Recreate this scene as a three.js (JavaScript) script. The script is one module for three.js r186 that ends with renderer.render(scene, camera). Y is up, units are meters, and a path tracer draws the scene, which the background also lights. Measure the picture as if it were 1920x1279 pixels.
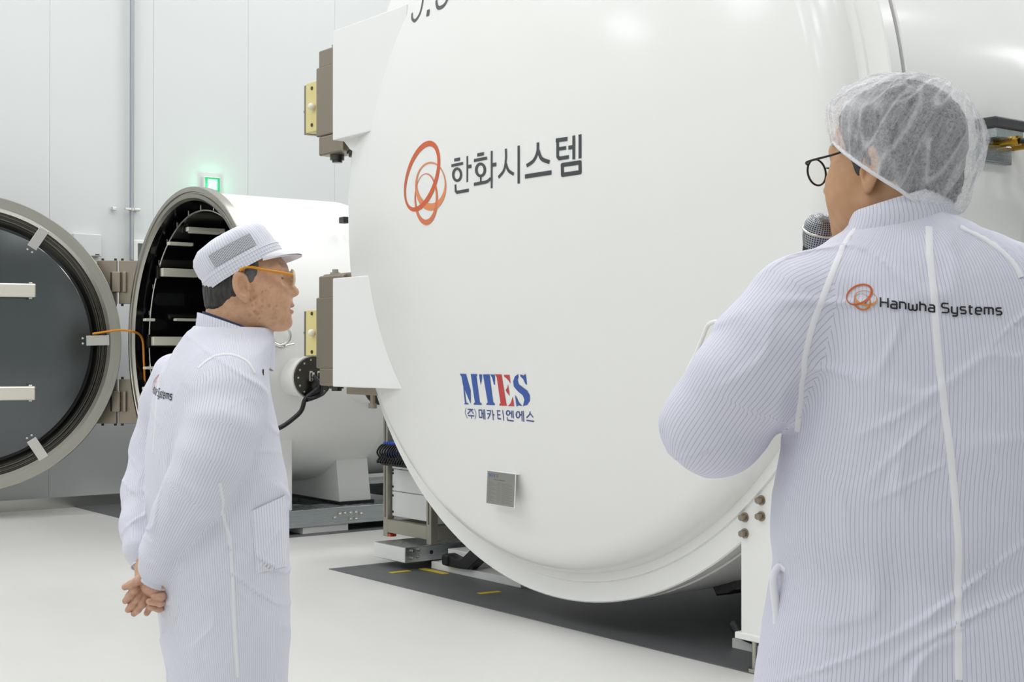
import * as THREE from 'three';
import { RoundedBoxGeometry } from 'three/addons/geometries/RoundedBoxGeometry.js';
import { mergeGeometries } from 'three/addons/utils/BufferGeometryUtils.js';
import { RectAreaLightUniformsLib } from 'three/addons/lights/RectAreaLightUniformsLib.js';
import { createNoise3D } from 'simplex-noise';
RectAreaLightUniformsLib.init();

// ---------------------------------------------------------------- camera, light, exposure
// The hall's axes are the world's axes: +X runs along both vessels (away from their doors), -Z is the far wall.
const V3 = (x, y, z) => new THREE.Vector3(x, y, z);
const F = 2600, CX = 960, CY = 639.5, HORIZON = 660, EYE = 1.4;
const YAW = -THREE.MathUtils.degToRad(37.4), PITCH = Math.atan((HORIZON - CY) / F);
const scene = new THREE.Scene();
scene.background = new THREE.Color(0x0a0a0a);
const camera = new THREE.PerspectiveCamera(2 * Math.atan(CY / F) * 180 / Math.PI, 1920 / 1279, 0.05, 80);
camera.rotation.order = 'YXZ';
camera.position.set(0, EYE, 0);
camera.rotation.set(PITCH, YAW, 0);
const renderer = new THREE.WebGLRenderer();
renderer.toneMapping = THREE.LinearToneMapping;
renderer.toneMappingExposure = 0.86;
renderer.shadowMap.enabled = true;
const LIGHT = 9.5;                                   // radiance of a ceiling light panel
const CEIL = 7.2, ROOM = { x0: -7, x1: 17, z0: -12.42, z1: 6 };

// ---------------------------------------------------------------- helpers
let seed = 7;
const rnd = () => { seed = (seed * 1664525 + 1013904223) >>> 0; return seed / 4294967296; };
const noise3 = createNoise3D(rnd);
const taken = new Map();
const numbered = (n) => { const k = taken.get(n) ?? 0; taken.set(n, k + 1); return k ? `${n}_${String(k).padStart(3, '0')}` : n; };
function mk(name, geo, mat, parent = scene) {
  const m = new THREE.Mesh(geo, mat);
  m.name = parent === scene ? numbered(name) : name;
  m.castShadow = m.receiveShadow = true; parent.add(m); return m;
}
function thing(name, label, category, pos = [0, 0, 0], turn = 0, group) {
  const o = new THREE.Group(); o.name = numbered(name); o.position.set(...pos); o.rotation.y = turn;
  o.userData = { label, category }; if (group) o.userData.group = group; scene.add(o); return o;
}
function tag(o, label, category, group) { o.userData = { ...o.userData, label, category }; if (group) o.userData.group = group; return o; }
const struct = (o) => { o.userData.kind = 'structure'; return o; };
const bx = (w, h, d, x = 0, y = 0, z = 0, r = 0.004) => {
  r = Math.min(r, w / 2.01, h / 2.01, d / 2.01);
  return (r > 0.0005 ? new RoundedBoxGeometry(w, h, d, 2, r) : new THREE.BoxGeometry(w, h, d)).translate(x, y, z);
};
const box2 = (a, b, r) => bx(b[0] - a[0], b[1] - a[1], b[2] - a[2], (a[0] + b[0]) / 2, (a[1] + b[1]) / 2, (a[2] + b[2]) / 2, r);
function rod(a, b, r, seg = 16, r2 = r) {
  const A = V3(...a), B = V3(...b), d = B.clone().sub(A);
  const g = new THREE.CylinderGeometry(r2, r, d.length(), seg);
  g.applyQuaternion(new THREE.Quaternion().setFromUnitVectors(V3(0, 1, 0), d.clone().normalize()));
  return g.translate((A.x + B.x) / 2, (A.y + B.y) / 2, (A.z + B.z) / 2);
}
const tube = (pts, r, n = 40, seg = 10, closed = false) => new THREE.TubeGeometry(new THREE.CatmullRomCurve3(pts.map((p) => (p.isVector3 ? p : V3(...p))), closed), n, r, seg, closed);
const join = (list) => mergeGeometries(list.map((g) => { const n = g.index ? g.toNonIndexed() : g; for (const k of Object.keys(n.attributes)) if (!['position', 'normal', 'uv'].includes(k)) n.deleteAttribute(k); return n; }));
// profile [radius, z] turned about the local z axis
const latheZ = (profile, seg = 128) => new THREE.LatheGeometry(profile.map(([r, z]) => new THREE.Vector2(Math.max(r, 0.0001), z)), seg).rotateX(Math.PI / 2);
const ringZ = (ri, ro, z0, z1, seg = 128) => latheZ([[ri, z0], [ro, z0], [ro, z1], [ri, z1], [ri, z0]].map((p) => p), seg).toNonIndexed();
function flat(g) { const n = g.index ? g.toNonIndexed() : g; n.computeVertexNormals(); return n; }
// creased lathe: each profile segment has its own normals unless smooth is asked for
function latheHard(profile, seg = 128) {
  const out = [];
  for (let i = 0; i + 1 < profile.length; i++) out.push(latheZ([profile[i], profile[i + 1]], seg));
  return join(out);
}
const poly = (pts, depth, bevel = 0) => new THREE.ExtrudeGeometry(new THREE.Shape(pts.map((p) => new THREE.Vector2(p[0], p[1]))), { depth, bevelEnabled: bevel > 0, bevelSize: bevel, bevelThickness: bevel, bevelSegments: 2 });

// camera rays in the frame that turns with the camera's yaw (x right, y up, z towards the camera)
function viewRay(px, py) { return V3((px - CX) / F, -(py - CY) / F, -1).applyAxisAngle(V3(1, 0, 0), PITCH); }
const atDepth = (px, py, depth) => { const v = viewRay(px, py); return v.multiplyScalar(depth / -v.z).add(V3(0, EYE, 0)); };
const toHall = (v) => v.clone().applyAxisAngle(V3(0, 1, 0), YAW);
const hallRay = (px, py) => toHall(viewRay(px, py));
const onFloor = (px, py, y = 0) => { const d = hallRay(px, py); return d.multiplyScalar((y - EYE) / d.y).add(V3(0, EYE, 0)); };
const onWall = (px, py, z = ROOM.z0) => { const d = hallRay(px, py); return d.multiplyScalar(z / d.z).add(V3(0, EYE, 0)); };

// ---------------------------------------------------------------- textures and materials
function dataTex(w, h, fn, { srgb = true, rep } = {}) {
  const d = new Uint8Array(w * h * 4);
  for (let y = 0; y < h; y++) for (let x = 0; x < w; x++) {
    const c = fn(x / w, y / h), i = (y * w + x) * 4;
    d[i] = c[0]; d[i + 1] = c[1] ?? c[0]; d[i + 2] = c[2] ?? c[0]; d[i + 3] = c[3] ?? 255;
  }
  const t = new THREE.DataTexture(d, w, h);
  t.magFilter = t.minFilter = THREE.LinearFilter; t.wrapS = t.wrapT = THREE.RepeatWrapping;
  if (srgb) t.colorSpace = THREE.SRGBColorSpace; if (rep) t.repeat.set(...rep); t.needsUpdate = true; return t;
}
// noise that repeats over the unit square
function tileNoise(u, v, fu, fv, s = 0) {
  const a = u * Math.PI * 2, b = v * Math.PI * 2;
  return 0.5 * (noise3(Math.cos(a) * fu / 6.28 + s, Math.sin(a) * fu / 6.28, Math.cos(b) * fv / 6.28 + s * 1.7) + noise3(Math.sin(b) * fv / 6.28 + s, Math.cos(a) * fu / 6.28 + 9, Math.sin(a) * fu / 6.28 - s));
}
const std = (color, roughness = 0.5, metalness = 0, more = {}) => new THREE.MeshStandardMaterial({ color, roughness, metalness, ...more });
const phys = (o) => new THREE.MeshPhysicalMaterial(o);
const brushed = dataTex(256, 256, (u, v) => { const n = 200 + 26 * tileNoise(u, v, 4, 90, 3) + 14 * tileNoise(u, v, 9, 40, 5); return [n]; }, { srgb: false });
const floorMap = dataTex(512, 512, (u, v) => { const n = 1.6 * tileNoise(u, v, 7, 5, 1) + 1.2 * tileNoise(u, v, 16, 12, 2); return [223 + n, 222 + n, 218 + n]; });
const darkMap = dataTex(512, 512, (u, v) => { const n = 3 * tileNoise(u, v, 30, 10, 11) + 4 * tileNoise(u, v, 8, 5, 12); return [98 + n, 99 + n, 101 + n]; });
const M = {
  paint: phys({ color: 0xededea, roughness: 0.32, clearcoat: 0.35, clearcoatRoughness: 0.12 }),
  paintFlat: std(0xececea, 0.42),
  wall: std(0xd6d9d8, 0.38),
  ceiling: std(0xe8e8e6, 0.7),
  floor: std(0xffffff, 0.34, 0, { map: floorMap }),
  dark: std(0xffffff, 0.5, 0, { map: darkMap }),
  steel: std(0xb2afa6, 0.38, 1, { roughnessMap: brushed }),
  steelBright: std(0xd8d6d0, 0.25, 1),
  steelTan: std(0x9c9284, 0.42, 1),
  steelDark: std(0x55534c, 0.28, 1),
  mirrorDark: std(0x64686a, 0.17, 1),
  galvan: std(0xb8c0c2, 0.36, 1, { roughnessMap: brushed }),
  black: std(0x101113, 0.45),
  blackGloss: phys({ color: 0x08080a, roughness: 0.22, clearcoat: 0.5 }),
  rubber: std(0x17181a, 0.7),
  yellow: std(0xdccf8e, 0.5),
  tape: std(0xe0c22e, 0.55),
  ivory: std(0xe6e2d2, 0.35),
  alu: std(0xa39f92, 0.45, 0.55),
  panelGrey: std(0xd9dad9, 0.5),
  blue: std(0x1d56c4, 0.4),
  gold: std(0xc79a3c, 0.3, 1),
  orange: std(0xd98a1c, 0.5),
  red: std(0xc4452a, 0.5),
  white: std(0xf2f2f0, 0.45),
};

// ---------------------------------------------------------------- the hall
{
  const { x0, x1, z0, z1 } = ROOM, cx = (x0 + x1) / 2, cz = (z0 + z1) / 2, w = x1 - x0, d = z1 - z0, t = 0.2;
  const uvFloor = (g, s) => { const p = g.attributes.position, u = g.attributes.uv; for (let i = 0; i < p.count; i++) u.setXY(i, p.getX(i) / s, p.getZ(i) / s); return g; };
  const fl = struct(mk('floor', uvFloor(new THREE.BoxGeometry(w, t, d).translate(cx, -t / 2, cz), 4), M.floor));
  fl.userData.label = 'pale glossy epoxy floor';
  // dark painted equipment zones
  const A = onFloor(613, 1068), near = A.z;
  const zone = (xa, xb, za, zb) => mk('painted_zone', uvFloor(new THREE.BoxGeometry(xb - xa, 0.004, zb - za).translate((xa + xb) / 2, 0.002, (za + zb) / 2), 2.5), M.dark, fl);
  const B = onFloor(1425, 1266), xe = (A.x + B.x) / 2;
  zone(xe, x1 - 0.4, near, B.z + 4.2);
  const C2 = onFloor(628, 1001), D2 = onFloor(190, 963.5);
  zone(D2.x, x1 - 0.4, z0 + 0.08, C2.z);
  const wall = (n, w_, h_, d_, x, y, z) => struct(mk(n, new THREE.BoxGeometry(w_, h_, d_).translate(x, y, z), M.wall));
  const back = wall('wall_back', w + 0.4, CEIL, t, cx, CEIL / 2, z0 - t / 2 - 0.03);
  const s0 = onWall(93, 300).x, pw = 0.98;
  const pg = new RoundedBoxGeometry(pw - 0.0018, CEIL - 0.02, 0.03, 1, 0.0012);
  for (let k = Math.ceil((x0 - s0) / pw); s0 + (k + 1) * pw < x1; k++) { const m = mk('panel', pg, M.wall, back); m.position.set(s0 + (k + 0.5) * pw, CEIL / 2, z0 - 0.015); }
  wall('wall_right', t, CEIL, d, x1 + t / 2, CEIL / 2, cz);
  wall('wall_left', t, CEIL, d, x0 - t / 2, CEIL / 2, cz);
  wall('wall_front', w + 0.4, CEIL, t, cx, CEIL / 2, z1 + t / 2);
  struct(mk('ceiling', new THREE.BoxGeometry(w + 0.4, t, d + 0.4).translate(cx, CEIL + t / 2, cz), M.ceiling));
  // rounded stainless cove between wall and floor
  const cove = new THREE.Shape(); cove.moveTo(0, 0); cove.lineTo(0.1, 0); cove.quadraticCurveTo(0.095, 0.085, 0, 0.1); cove.lineTo(0, 0);
  struct(mk('baseboard_back', new THREE.ExtrudeGeometry(cove, { depth: w, bevelEnabled: false, curveSegments: 10 }).rotateY(-Math.PI / 2).rotateY(Math.PI).scale(1, 1, 1).translate(0, 0, 0), M.steelBright));
  const cv = scene.children[scene.children.length - 1]; cv.geometry.computeBoundingBox();
  const bb = cv.geometry.boundingBox; cv.geometry.translate(x0 - bb.min.x, 0, z0 - bb.min.z);
  // ceiling light panels
  for (let i = 0; i < 6; i++) for (let j = 0; j < 4; j++) {
    const x = x0 + 2.2 + i * 3.9, z = z0 + 1.7 + j * 3.7, lw = 1.8, ld = 1.0;
    const o = thing('ceiling_light', 'flat rectangular white light panel set in the ceiling', 'light', [x, CEIL - 0.07, z], 0, 'light panels in the ceiling');
    mk('frame', bx(lw + 0.06, 0.06, ld + 0.06, 0, 0.035, 0), M.white, o);
    mk('diffuser', new THREE.BoxGeometry(lw, 0.01, ld), std(0xffffff, 0.6, 0, { emissive: 0xffffff, emissiveIntensity: 3 }), o);
    const l = new THREE.RectAreaLight(0xfbfcff, LIGHT, lw, ld); l.position.set(0, -0.012, 0); l.rotation.x = -Math.PI / 2; o.add(l);
  }
}
console.log('hall');

// ---------------------------------------------------------------- decals drawn from outlines
function canvasTex(w, h, draw) {
  const c = document.createElement('canvas'); c.width = w; c.height = h; const g = c.getContext('2d'); draw(g, w, h);
  const t = new THREE.CanvasTexture(c); t.colorSpace = THREE.SRGBColorSpace; t.magFilter = t.minFilter = THREE.LinearFilter; return t;
}
const ellipsePts = (cx, cy, a, b, tilt = 0, n = 90) => Array.from({ length: n }, (_, i) => { const t = i / n * Math.PI * 2, x = a * Math.cos(t), y = b * Math.sin(t); return [cx + x * Math.cos(tilt) - y * Math.sin(tilt), cy + x * Math.sin(tilt) + y * Math.cos(tilt)]; });
// draws filled outlines and strokes through a point mapping
function pen(g, map, sc) {
  const path = (pts, close) => { pts.forEach((p, i) => { const q = map(p); i ? g.lineTo(q[0], q[1]) : g.moveTo(q[0], q[1]); }); if (close) g.closePath(); };
  const dense = (pts) => { const o = []; for (let i = 0; i + 1 < pts.length; i++) for (let k = 0; k < 6; k++) o.push([pts[i][0] + (pts[i + 1][0] - pts[i][0]) * k / 6, pts[i][1] + (pts[i + 1][1] - pts[i][1]) * k / 6]); o.push(pts[pts.length - 1]); return o; };
  const curve = (pts) => new THREE.CatmullRomCurve3(pts.map((p) => V3(p[0], p[1], 0)), false, 'centripetal').getPoints(pts.length * 10).map((p) => [p.x, p.y]);
  return {
    fill: (c, ...polys) => { g.fillStyle = c; g.beginPath(); polys.forEach((p) => path(p, true)); g.fill('evenodd'); },
    line: (c, w, pts, close) => { g.strokeStyle = c; g.lineWidth = w * sc; g.lineJoin = 'round'; g.lineCap = 'butt'; g.beginPath(); path(dense(close ? [...pts, pts[0]] : pts), close); g.stroke(); },
    curve: (c, w, pts) => { g.strokeStyle = c; g.lineWidth = w * sc; g.lineJoin = 'round'; g.lineCap = 'butt'; g.beginPath(); path(curve(pts)); g.stroke(); },
  };
}
function ringLogo(p, cols) {
  const d = Math.PI / 2;
  p.fill(cols[1], ellipsePts(343, 552, 231, 147, d), ellipsePts(345, 526, 189, 131, d));
  p.fill(cols[2], ellipsePts(301, 675, 245, 111, d), ellipsePts(297, 654, 216, 95, d));
  p.fill(cols[0], ellipsePts(262, 457, 345, 152, d + 0.257), ellipsePts(257, 463, 302, 124, d + 0.31));
}
const WORDS = { // square-cornered round letters, unit height 1 (capital), drawn as strokes [width, strokes]
  H: [0.72, [[[0, 0], [0, 1]], [[0.72, 0], [0.72, 1]], [[0, 0.5], [0.72, 0.5]]]],
  a: [0.55, [[[0.05, 0.72], [0.42, 0.72], [0.55, 0.6], [0.55, 0], [0.1, 0], [0, 0.1], [0, 0.3], [0.1, 0.4], [0.55, 0.4]]]],
  n: [0.55, [[[0, 0], [0, 0.72], [0.42, 0.72], [0.55, 0.58], [0.55, 0]]]],
  w: [0.8, [[[0, 0.72], [0, 0.12], [0.1, 0], [0.3, 0], [0.4, 0.12], [0.4, 0.6]], [[0.4, 0.12], [0.5, 0], [0.68, 0], [0.8, 0.12], [0.8, 0.72]]]],
  h: [0.55, [[[0, 0], [0, 1]], [[0, 0.72], [0.42, 0.72], [0.55, 0.58], [0.55, 0]]]],
  S: [0.66, [[[0.66, 1], [0.12, 1], [0, 0.88], [0, 0.64], [0.12, 0.53], [0.54, 0.5], [0.66, 0.4], [0.66, 0.12], [0.54, 0], [0, 0]]]],
  y: [0.55, [[[0, 0.72], [0, 0.12], [0.12, 0], [0.55, 0]], [[0.55, 0.72], [0.55, -0.18], [0.42, -0.3], [0.05, -0.3]]]],
  s: [0.52, [[[0.52, 0.72], [0.1, 0.72], [0, 0.64], [0, 0.46], [0.1, 0.38], [0.42, 0.36], [0.52, 0.28], [0.52, 0.09], [0.42, 0], [0, 0]]]],
  t: [0.36, [[[0.1, 0.95], [0.1, 0.12], [0.2, 0], [0.36, 0]], [[-0.04, 0.72], [0.36, 0.72]]]],
  e: [0.55, [[[0.5, 0], [0.12, 0], [0, 0.12], [0, 0.6], [0.12, 0.72], [0.43, 0.72], [0.55, 0.6], [0.55, 0.36], [0, 0.36]]]],
  m: [0.84, [[[0, 0], [0, 0.72], [0.72, 0.72], [0.84, 0.6], [0.84, 0]], [[0.42, 0.72], [0.42, 0]]]],
};
function systemsText(p, col, x, y, h, w = 0.12) {
  for (const ch of 'Hanwha Systems') {
    if (ch === ' ') { x += h * 0.42; continue; }
    const [cw, strokes] = WORDS[ch];
    for (const s of strokes) p.line(col, w * h, s.map(([a, b]) => [x + a * h, y - b * h]));
    x += (cw + 0.3) * h;
  }
  return x;
}

// ---------------------------------------------------------------- the large vessel
const big = thing('vacuum_chamber', 'huge white round vacuum vessel with closed dished door bearing an orange ring logo', 'chamber', [4.506, 0, -5.492], -Math.PI / 2);
const BY = 2.218, R0 = 2.08, RD = 1.935, RK = 0.18, RC = 6.5;
const bigO = V3(5.492, EYE, 4.506);                                     // the camera in the vessel's own frame (x across the door, z out of it)
const bigRay = (px, py) => { const d = hallRay(px, py); return V3(d.z, d.y, -d.x); };
const bigAt = (px, py, z) => { const d = bigRay(px, py); return d.multiplyScalar((z - bigO.z) / d.z).add(bigO); };
const kA = Math.asin((RD - RK) / (RC - RK)), zK = RK * Math.cos(kA), zC = zK - RC * Math.cos(kA) + 0 * RK;
const crownOff = RK * Math.cos(kA) - RC * Math.cos(kA);
const doorZ = (r) => (r <= RC * Math.sin(kA) ? crownOff + Math.sqrt(RC * RC - r * r) : (r < RD ? Math.sqrt(Math.max(0, RK * RK - (r - RD + RK) ** 2)) : 0));
const bigHit = (px, py) => {
  const d = bigRay(px, py); let lo = (0.7 - bigO.z) / d.z, hi = (-0.1 - bigO.z) / d.z;
  const f = (t) => { const p = d.clone().multiplyScalar(t).add(bigO); return p.z - doorZ(Math.hypot(p.x, p.y - BY)); };
  for (let i = 0; i < 40; i++) { const m = (lo + hi) / 2; f(m) > 0 ? lo = m : hi = m; }
  return d.multiplyScalar(lo).add(bigO);
};
const doorPt = (s, y, off = 0) => {
  const r = Math.hypot(s, y - BY), z = doorZ(r), e = 0.004, dz = (doorZ(r + e) - doorZ(Math.max(0, r - e))) / (2 * e);
  const n = V3(-dz * s / (r || 1), -dz * (y - BY) / (r || 1), 1).normalize();
  return V3(s, y, z).addScaledVector(n, off);
};
{
  // shell
  const zl = -4.6;
  mk('body_flange', latheHard([[1.9, -0.105], [R0 - 0.006, -0.105], [R0, -0.111], [R0, -0.9], [R0 - 0.03, -0.915]]).translate(0, BY, 0), M.paint, big);
  const tail = [[R0 - 0.03, -0.915], [R0 - 0.03, zl]];
  for (let i = 1; i <= 10; i++) { const t = i / 10 * Math.PI / 2; tail.push([(R0 - 0.03) * Math.cos(t), zl - 0.6 * Math.sin(t)]); }
  mk('body', latheZ(tail).translate(0, BY, 0), M.paint, big);
  mk('weld_bead', new THREE.TorusGeometry(R0 - 0.028, 0.008, 8, 160).translate(0, BY, -1.7), M.paint, big);
  mk('door_seal', latheHard([[1.9, -0.105], [R0 - 0.03, -0.105], [R0 - 0.03, -0.078], [1.9, -0.078]]).translate(0, BY, 0), M.black, big);
  // door: rim, step and dished face
  const dome = [];
  for (let i = 0; i <= 10; i++) { const t = i / 10 * (Math.PI / 2 - kA); dome.push([RD - RK + RK * Math.cos(t), RK * Math.sin(t)]); }
  for (let i = 1; i <= 24; i++) { const a = kA * (1 - i / 24); dome.push([RC * Math.sin(a), crownOff + RC * Math.cos(a)]); }
  const door = mk('door', join([latheZ(dome, 200), latheHard([[1.85, -0.078], [R0 - 0.006, -0.078], [R0, -0.072], [R0, -0.006], [R0 - 0.006, 0], [RD + 0.045, 0.0], [RD + 0.04, 0.012], [RD - 0.01, 0.014]], 200)]).translate(0, BY, 0), M.paint, big);
  // printed marks, following the dished face
  function print(name, label, corners, res, draw) {
    const pts = corners.map((c) => bigHit(...c)); const s0 = Math.min(...pts.map((p) => p.x)), s1 = Math.max(...pts.map((p) => p.x)), y0 = Math.min(...pts.map((p) => p.y)), y1 = Math.max(...pts.map((p) => p.y));
    const W = Math.round((s1 - s0) * res), H = Math.round((y1 - y0) * res);
    const tex = canvasTex(W, H, (g) => draw(g, (org, k) => (q) => { const p = bigHit(org[0] + q[0] / k, org[1] + q[1] / k); return [(p.x - s0) * res, (y1 - p.y) * res]; }, res));
    const nx = 24, ny = 24, pos = [], uv = [], idx = [];
    for (let j = 0; j <= ny; j++) for (let i = 0; i <= nx; i++) { const p = doorPt(s0 + (s1 - s0) * i / nx, y0 + (y1 - y0) * j / ny, 0.0022); pos.push(p.x, p.y, p.z); uv.push(i / nx, j / ny); if (i < nx && j < ny) { const a = j * (nx + 1) + i; idx.push(a, a + 1, a + nx + 2, a, a + nx + 2, a + nx + 1); } }
    const geo = new THREE.BufferGeometry(); geo.setAttribute('position', new THREE.Float32BufferAttribute(pos, 3)); geo.setAttribute('uv', new THREE.Float32BufferAttribute(uv, 2)); geo.setIndex(idx); geo.computeVertexNormals();
    const m = mk(name, geo, std(0xffffff, 0.4, 0, { map: tex, transparent: true }), door); m.userData.label = label; return m;
  }
  const mpp = 1 / 360;                                                  // metres for a photo pixel on the door, for stroke widths
  print('ring_logo', 'three interlaced orange rings', [[745, 250], [850, 250], [745, 435], [850, 435]], 1400, (g, map, res) => ringLogo(pen(g, map([740, 240], 5.053), 1), ['#cf5c2b', '#e08c58', '#d8744a']));
  print('company_lettering', 'dark grey Korean lettering', [[840, 240], [1102, 240], [840, 372], [1102, 372]], 1300, (g, map, res) => {
    const p = pen(g, map([740, 240], 5.053), mpp / 5.053 * res), c = '#3f4446', L = (w, ...q) => p.line(c, w, q), C = (w, ...q) => p.curve(c, w, q);
    L(29, [567, 304], [622, 294]); L(27, [540, 359], [650, 335]); p.fill(c, ellipsePts(594, 443, 48, 69), ellipsePts(594, 443, 26, 44)); L(25, [690, 267], [690, 514]); L(33, [690, 369], [730, 363]); L(30, [578, 537], [579, 595], [592, 611], [705, 590]);
    L(30, [785, 256], [848, 244]); L(28, [753, 310], [878, 285]); p.fill(c, ellipsePts(816, 398, 53, 70), ellipsePts(816, 398, 28, 44)); L(24, [818, 462], [818, 520]); C(30, [753, 535], [820, 522], [880, 507], [912, 478]); L(27, [921, 218], [921, 571]); L(34, [925, 352], [965, 345]);
    C(28, [1056, 197], [1056, 300], [1035, 405], [985, 470]); C(28, [1056, 340], [1082, 405], [1131, 440]); L(31, [1177, 168], [1177, 528]);
    C(32, [1359, 138], [1355, 225], [1318, 310], [1252, 360]); C(34, [1362, 215], [1395, 292], [1470, 325]); L(38, [1237, 461], [1488, 422]);
    L(34, [1528, 119], [1639, 104]); L(32, [1546, 105], [1546, 270], [1560, 290], [1653, 275]); L(31, [1556, 199], [1627, 189]); L(34, [1648, 188], [1690, 181]); L(32, [1699, 72], [1699, 298]); L(34, [1758, 62], [1758, 288]); L(36, [1590, 352], [1758, 327], [1759, 420], [1592, 445], [1590, 352], [1758, 327]);
  });
  print('maker_lettering', 'blue and red stencil initials over small blue Korean lettering', [[855, 692], [1012, 692], [855, 800], [1012, 800]], 1700, (g, map, res) => {
    const p = pen(g, map([840, 680], 4.567), mpp / 4.567 * res), b = '#2f55a4', r = '#c43a3e', k = '#34478f';
    p.fill(b, [[103, 95], [155, 97], [196, 240], [196, 352], [132, 200], [118, 120]]); p.fill(b, [[133, 207], [142, 215], [158, 343], [178, 350], [178, 358], [140, 357], [147, 343]]);
    p.fill(b, [[197, 97], [250, 98], [253, 108], [245, 118], [274, 340], [290, 350], [290, 362], [222, 360], [224, 348], [233, 340]]);
    p.fill(b, [[268, 100], [294, 100], [290, 150], [282, 192], [275, 150]]); p.fill(b, [[302, 100], [358, 100], [388, 340], [402, 350], [402, 364], [330, 362], [332, 350], [343, 340]]); p.fill(b, [[364, 100], [402, 102], [404, 190], [396, 190], [380, 130]]);
    p.fill(r, [[403, 100], [460, 100], [500, 350], [507, 370], [442, 368], [444, 352], [452, 345], [420, 125]]); p.fill(r, [[480, 105], [528, 105], [537, 180], [525, 160], [505, 135], [485, 122]]); p.fill(r, [[516, 182], [530, 285], [510, 260], [495, 235], [510, 215]]); p.fill(r, [[556, 290], [568, 373], [515, 372], [540, 345]]);
    p.fill(b, [[602, 98], [575, 118], [560, 160], [566, 205], [600, 245], [642, 280], [656, 315], [645, 372], [680, 362], [702, 325], [702, 280], [680, 240], [640, 210], [608, 185], [598, 150], [606, 120]]);
    p.fill(b, [[620, 100], [650, 110], [666, 96], [678, 192], [664, 180], [645, 140], [622, 118]]); p.fill(b, [[575, 275], [590, 300], [612, 345], [640, 372], [605, 366], [590, 378]]);
    const L = (...q) => p.line(k, 10, q), C = (w, ...q) => p.curve(k, w, q);
    C(6, [157, 388], [149, 430], [168, 476]); C(6, [228, 398], [242, 440], [232, 484]);
    L([170, 400], [218, 403]); L([196, 403], [188, 420], [170, 438]); L([196, 405], [220, 438]); L([173, 453], [227, 457]); L([201, 455], [204, 481]);
    L([266, 406], [290, 407], [294, 470], [270, 468], [266, 406], [290, 407]); L([292, 436], [302, 437]); L([303, 400], [307, 484]); L([314, 400], [319, 489]);
    L([334, 410], [368, 412], [362, 445], [342, 482]); L([338, 438], [365, 440]); L([382, 405], [390, 493]); L([386, 446], [400, 447]);
    L([420, 412], [450, 414]); L([424, 412], [429, 480], [457, 483]); L([427, 446], [450, 448]); L([470, 406], [479, 498]);
    p.fill(k, ellipsePts(516, 431, 19, 24), ellipsePts(516, 431, 10, 14)); L([534, 432], [545, 433]); L([545, 412], [549, 472]); L([557, 411], [562, 477]); L([508, 466], [511, 493], [564, 500]);
    p.fill(k, ellipsePts(601, 446, 20, 31), ellipsePts(601, 446, 11, 21)); L([620, 447], [632, 448]); L([632, 415], [637, 503]); L([645, 413], [651, 507]);
    C(10, [706, 416], [698, 445], [674, 472]); L([704, 436], [732, 468]); L([674, 494], [739, 504]);
  });
  print('size_figures', 'large dark grey figures', [[762, -62], [855, -62], [762, 50], [855, 50]], 900, (g, map, res) => {
    const p = pen(g, map([740, 0], 12), mpp / 12 * res), c = '#4a4e50';
    p.curve(c, 75, [[440, -420], [530, -540], [640, -470], [620, -320], [545, -240]]); p.curve(c, 78, [[545, -240], [640, -120], [630, 60], [560, 330], [450, 470], [400, 420], [398, 295]]);
    p.fill(c, [[735, 230], [797, 205], [780, 350], [713, 378]]);
    p.line(c, 75, [[1290, -560], [1130, -520], [1060, -260]]); p.curve(c, 90, [[1060, -260], [1180, -310], [1215, -180], [1170, 30], [1080, 150], [985, 175], [948, 90], [945, 0]]);
  });
  // nameplate on a stand-off
  {
    const a = bigHit(918, 940), w = 0.27, h = 0.172, t = 0.006;
    const npl = mk('nameplate_bracket', bx(w, h, t, 0, 0, 0, 0.002), M.white, door);
    npl.position.set(a.x + w / 2 + 0.045, a.y + h / 2 - 0.004, a.z + 0.06); npl.rotation.set(-0.05, -0.1, 0);
    mk('return_flange', bx(w, 0.006, 0.07, 0, h / 2 - 0.003, -0.035, 0.001), M.white, npl);
    const tex = canvasTex(512, 512, (g) => {
      g.fillStyle = '#8e8e88'; g.fillRect(0, 0, 512, 512); g.fillStyle = '#2f5f93'; g.font = 'bold 70px serif'; g.fillText('MT', 20, 86); g.fillStyle = '#6d5878'; g.fillText('ES', 128, 86);
      g.fillStyle = '#62625e'; g.fillRect(130, 120, 210, 10);
      for (let i = 0; i < 14; i++) { g.fillStyle = '#74746f'; g.fillRect(30, 165 + i * 23, 70 + 40 * ((i * 7) % 3), 7); g.fillRect(190, 165 + i * 23, 70, 6); g.fillRect(280, 170 + i * 23, 150 + 50 * ((i * 5) % 2), 7); }
    });
    const plate = mk('nameplate', bx(w - 0.006, h - 0.008, 0.003, 0, 0, t / 2 + 0.0015, 0.0005), std(0xffffff, 0.4, 0.35, { map: tex }), npl);
    plate.userData.label = 'grey metal plate with small print';
    const g = plate.geometry, uv = g.attributes.uv, po = g.attributes.position;
    for (let i = 0; i < uv.count; i++) uv.setXY(i, po.getX(i) / (w - 0.006) + 0.5, po.getY(i) / (h - 0.008) + 0.5);
  }
  // white pull handle
  {
    const q = [[1352, 604], [1337, 604], [1327, 611], [1318, 632], [1303, 668], [1288, 704]].map(([x, y]) => bigAt(x, y, 0.47));
    const a = doorPt(q[0].x + 0.1, q[0].y), b = doorPt(q[5].x, q[5].y - 0.04);
    mk('pull_handle', tube([a, V3(a.x, a.y, 0.45), ...q.slice(0, 5), q[5], V3(b.x, b.y, 0.44), b], 0.009, 90, 12), M.paintFlat, door);
  }
  // hinge brackets and hinges
  const zf = 0.25;
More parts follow.
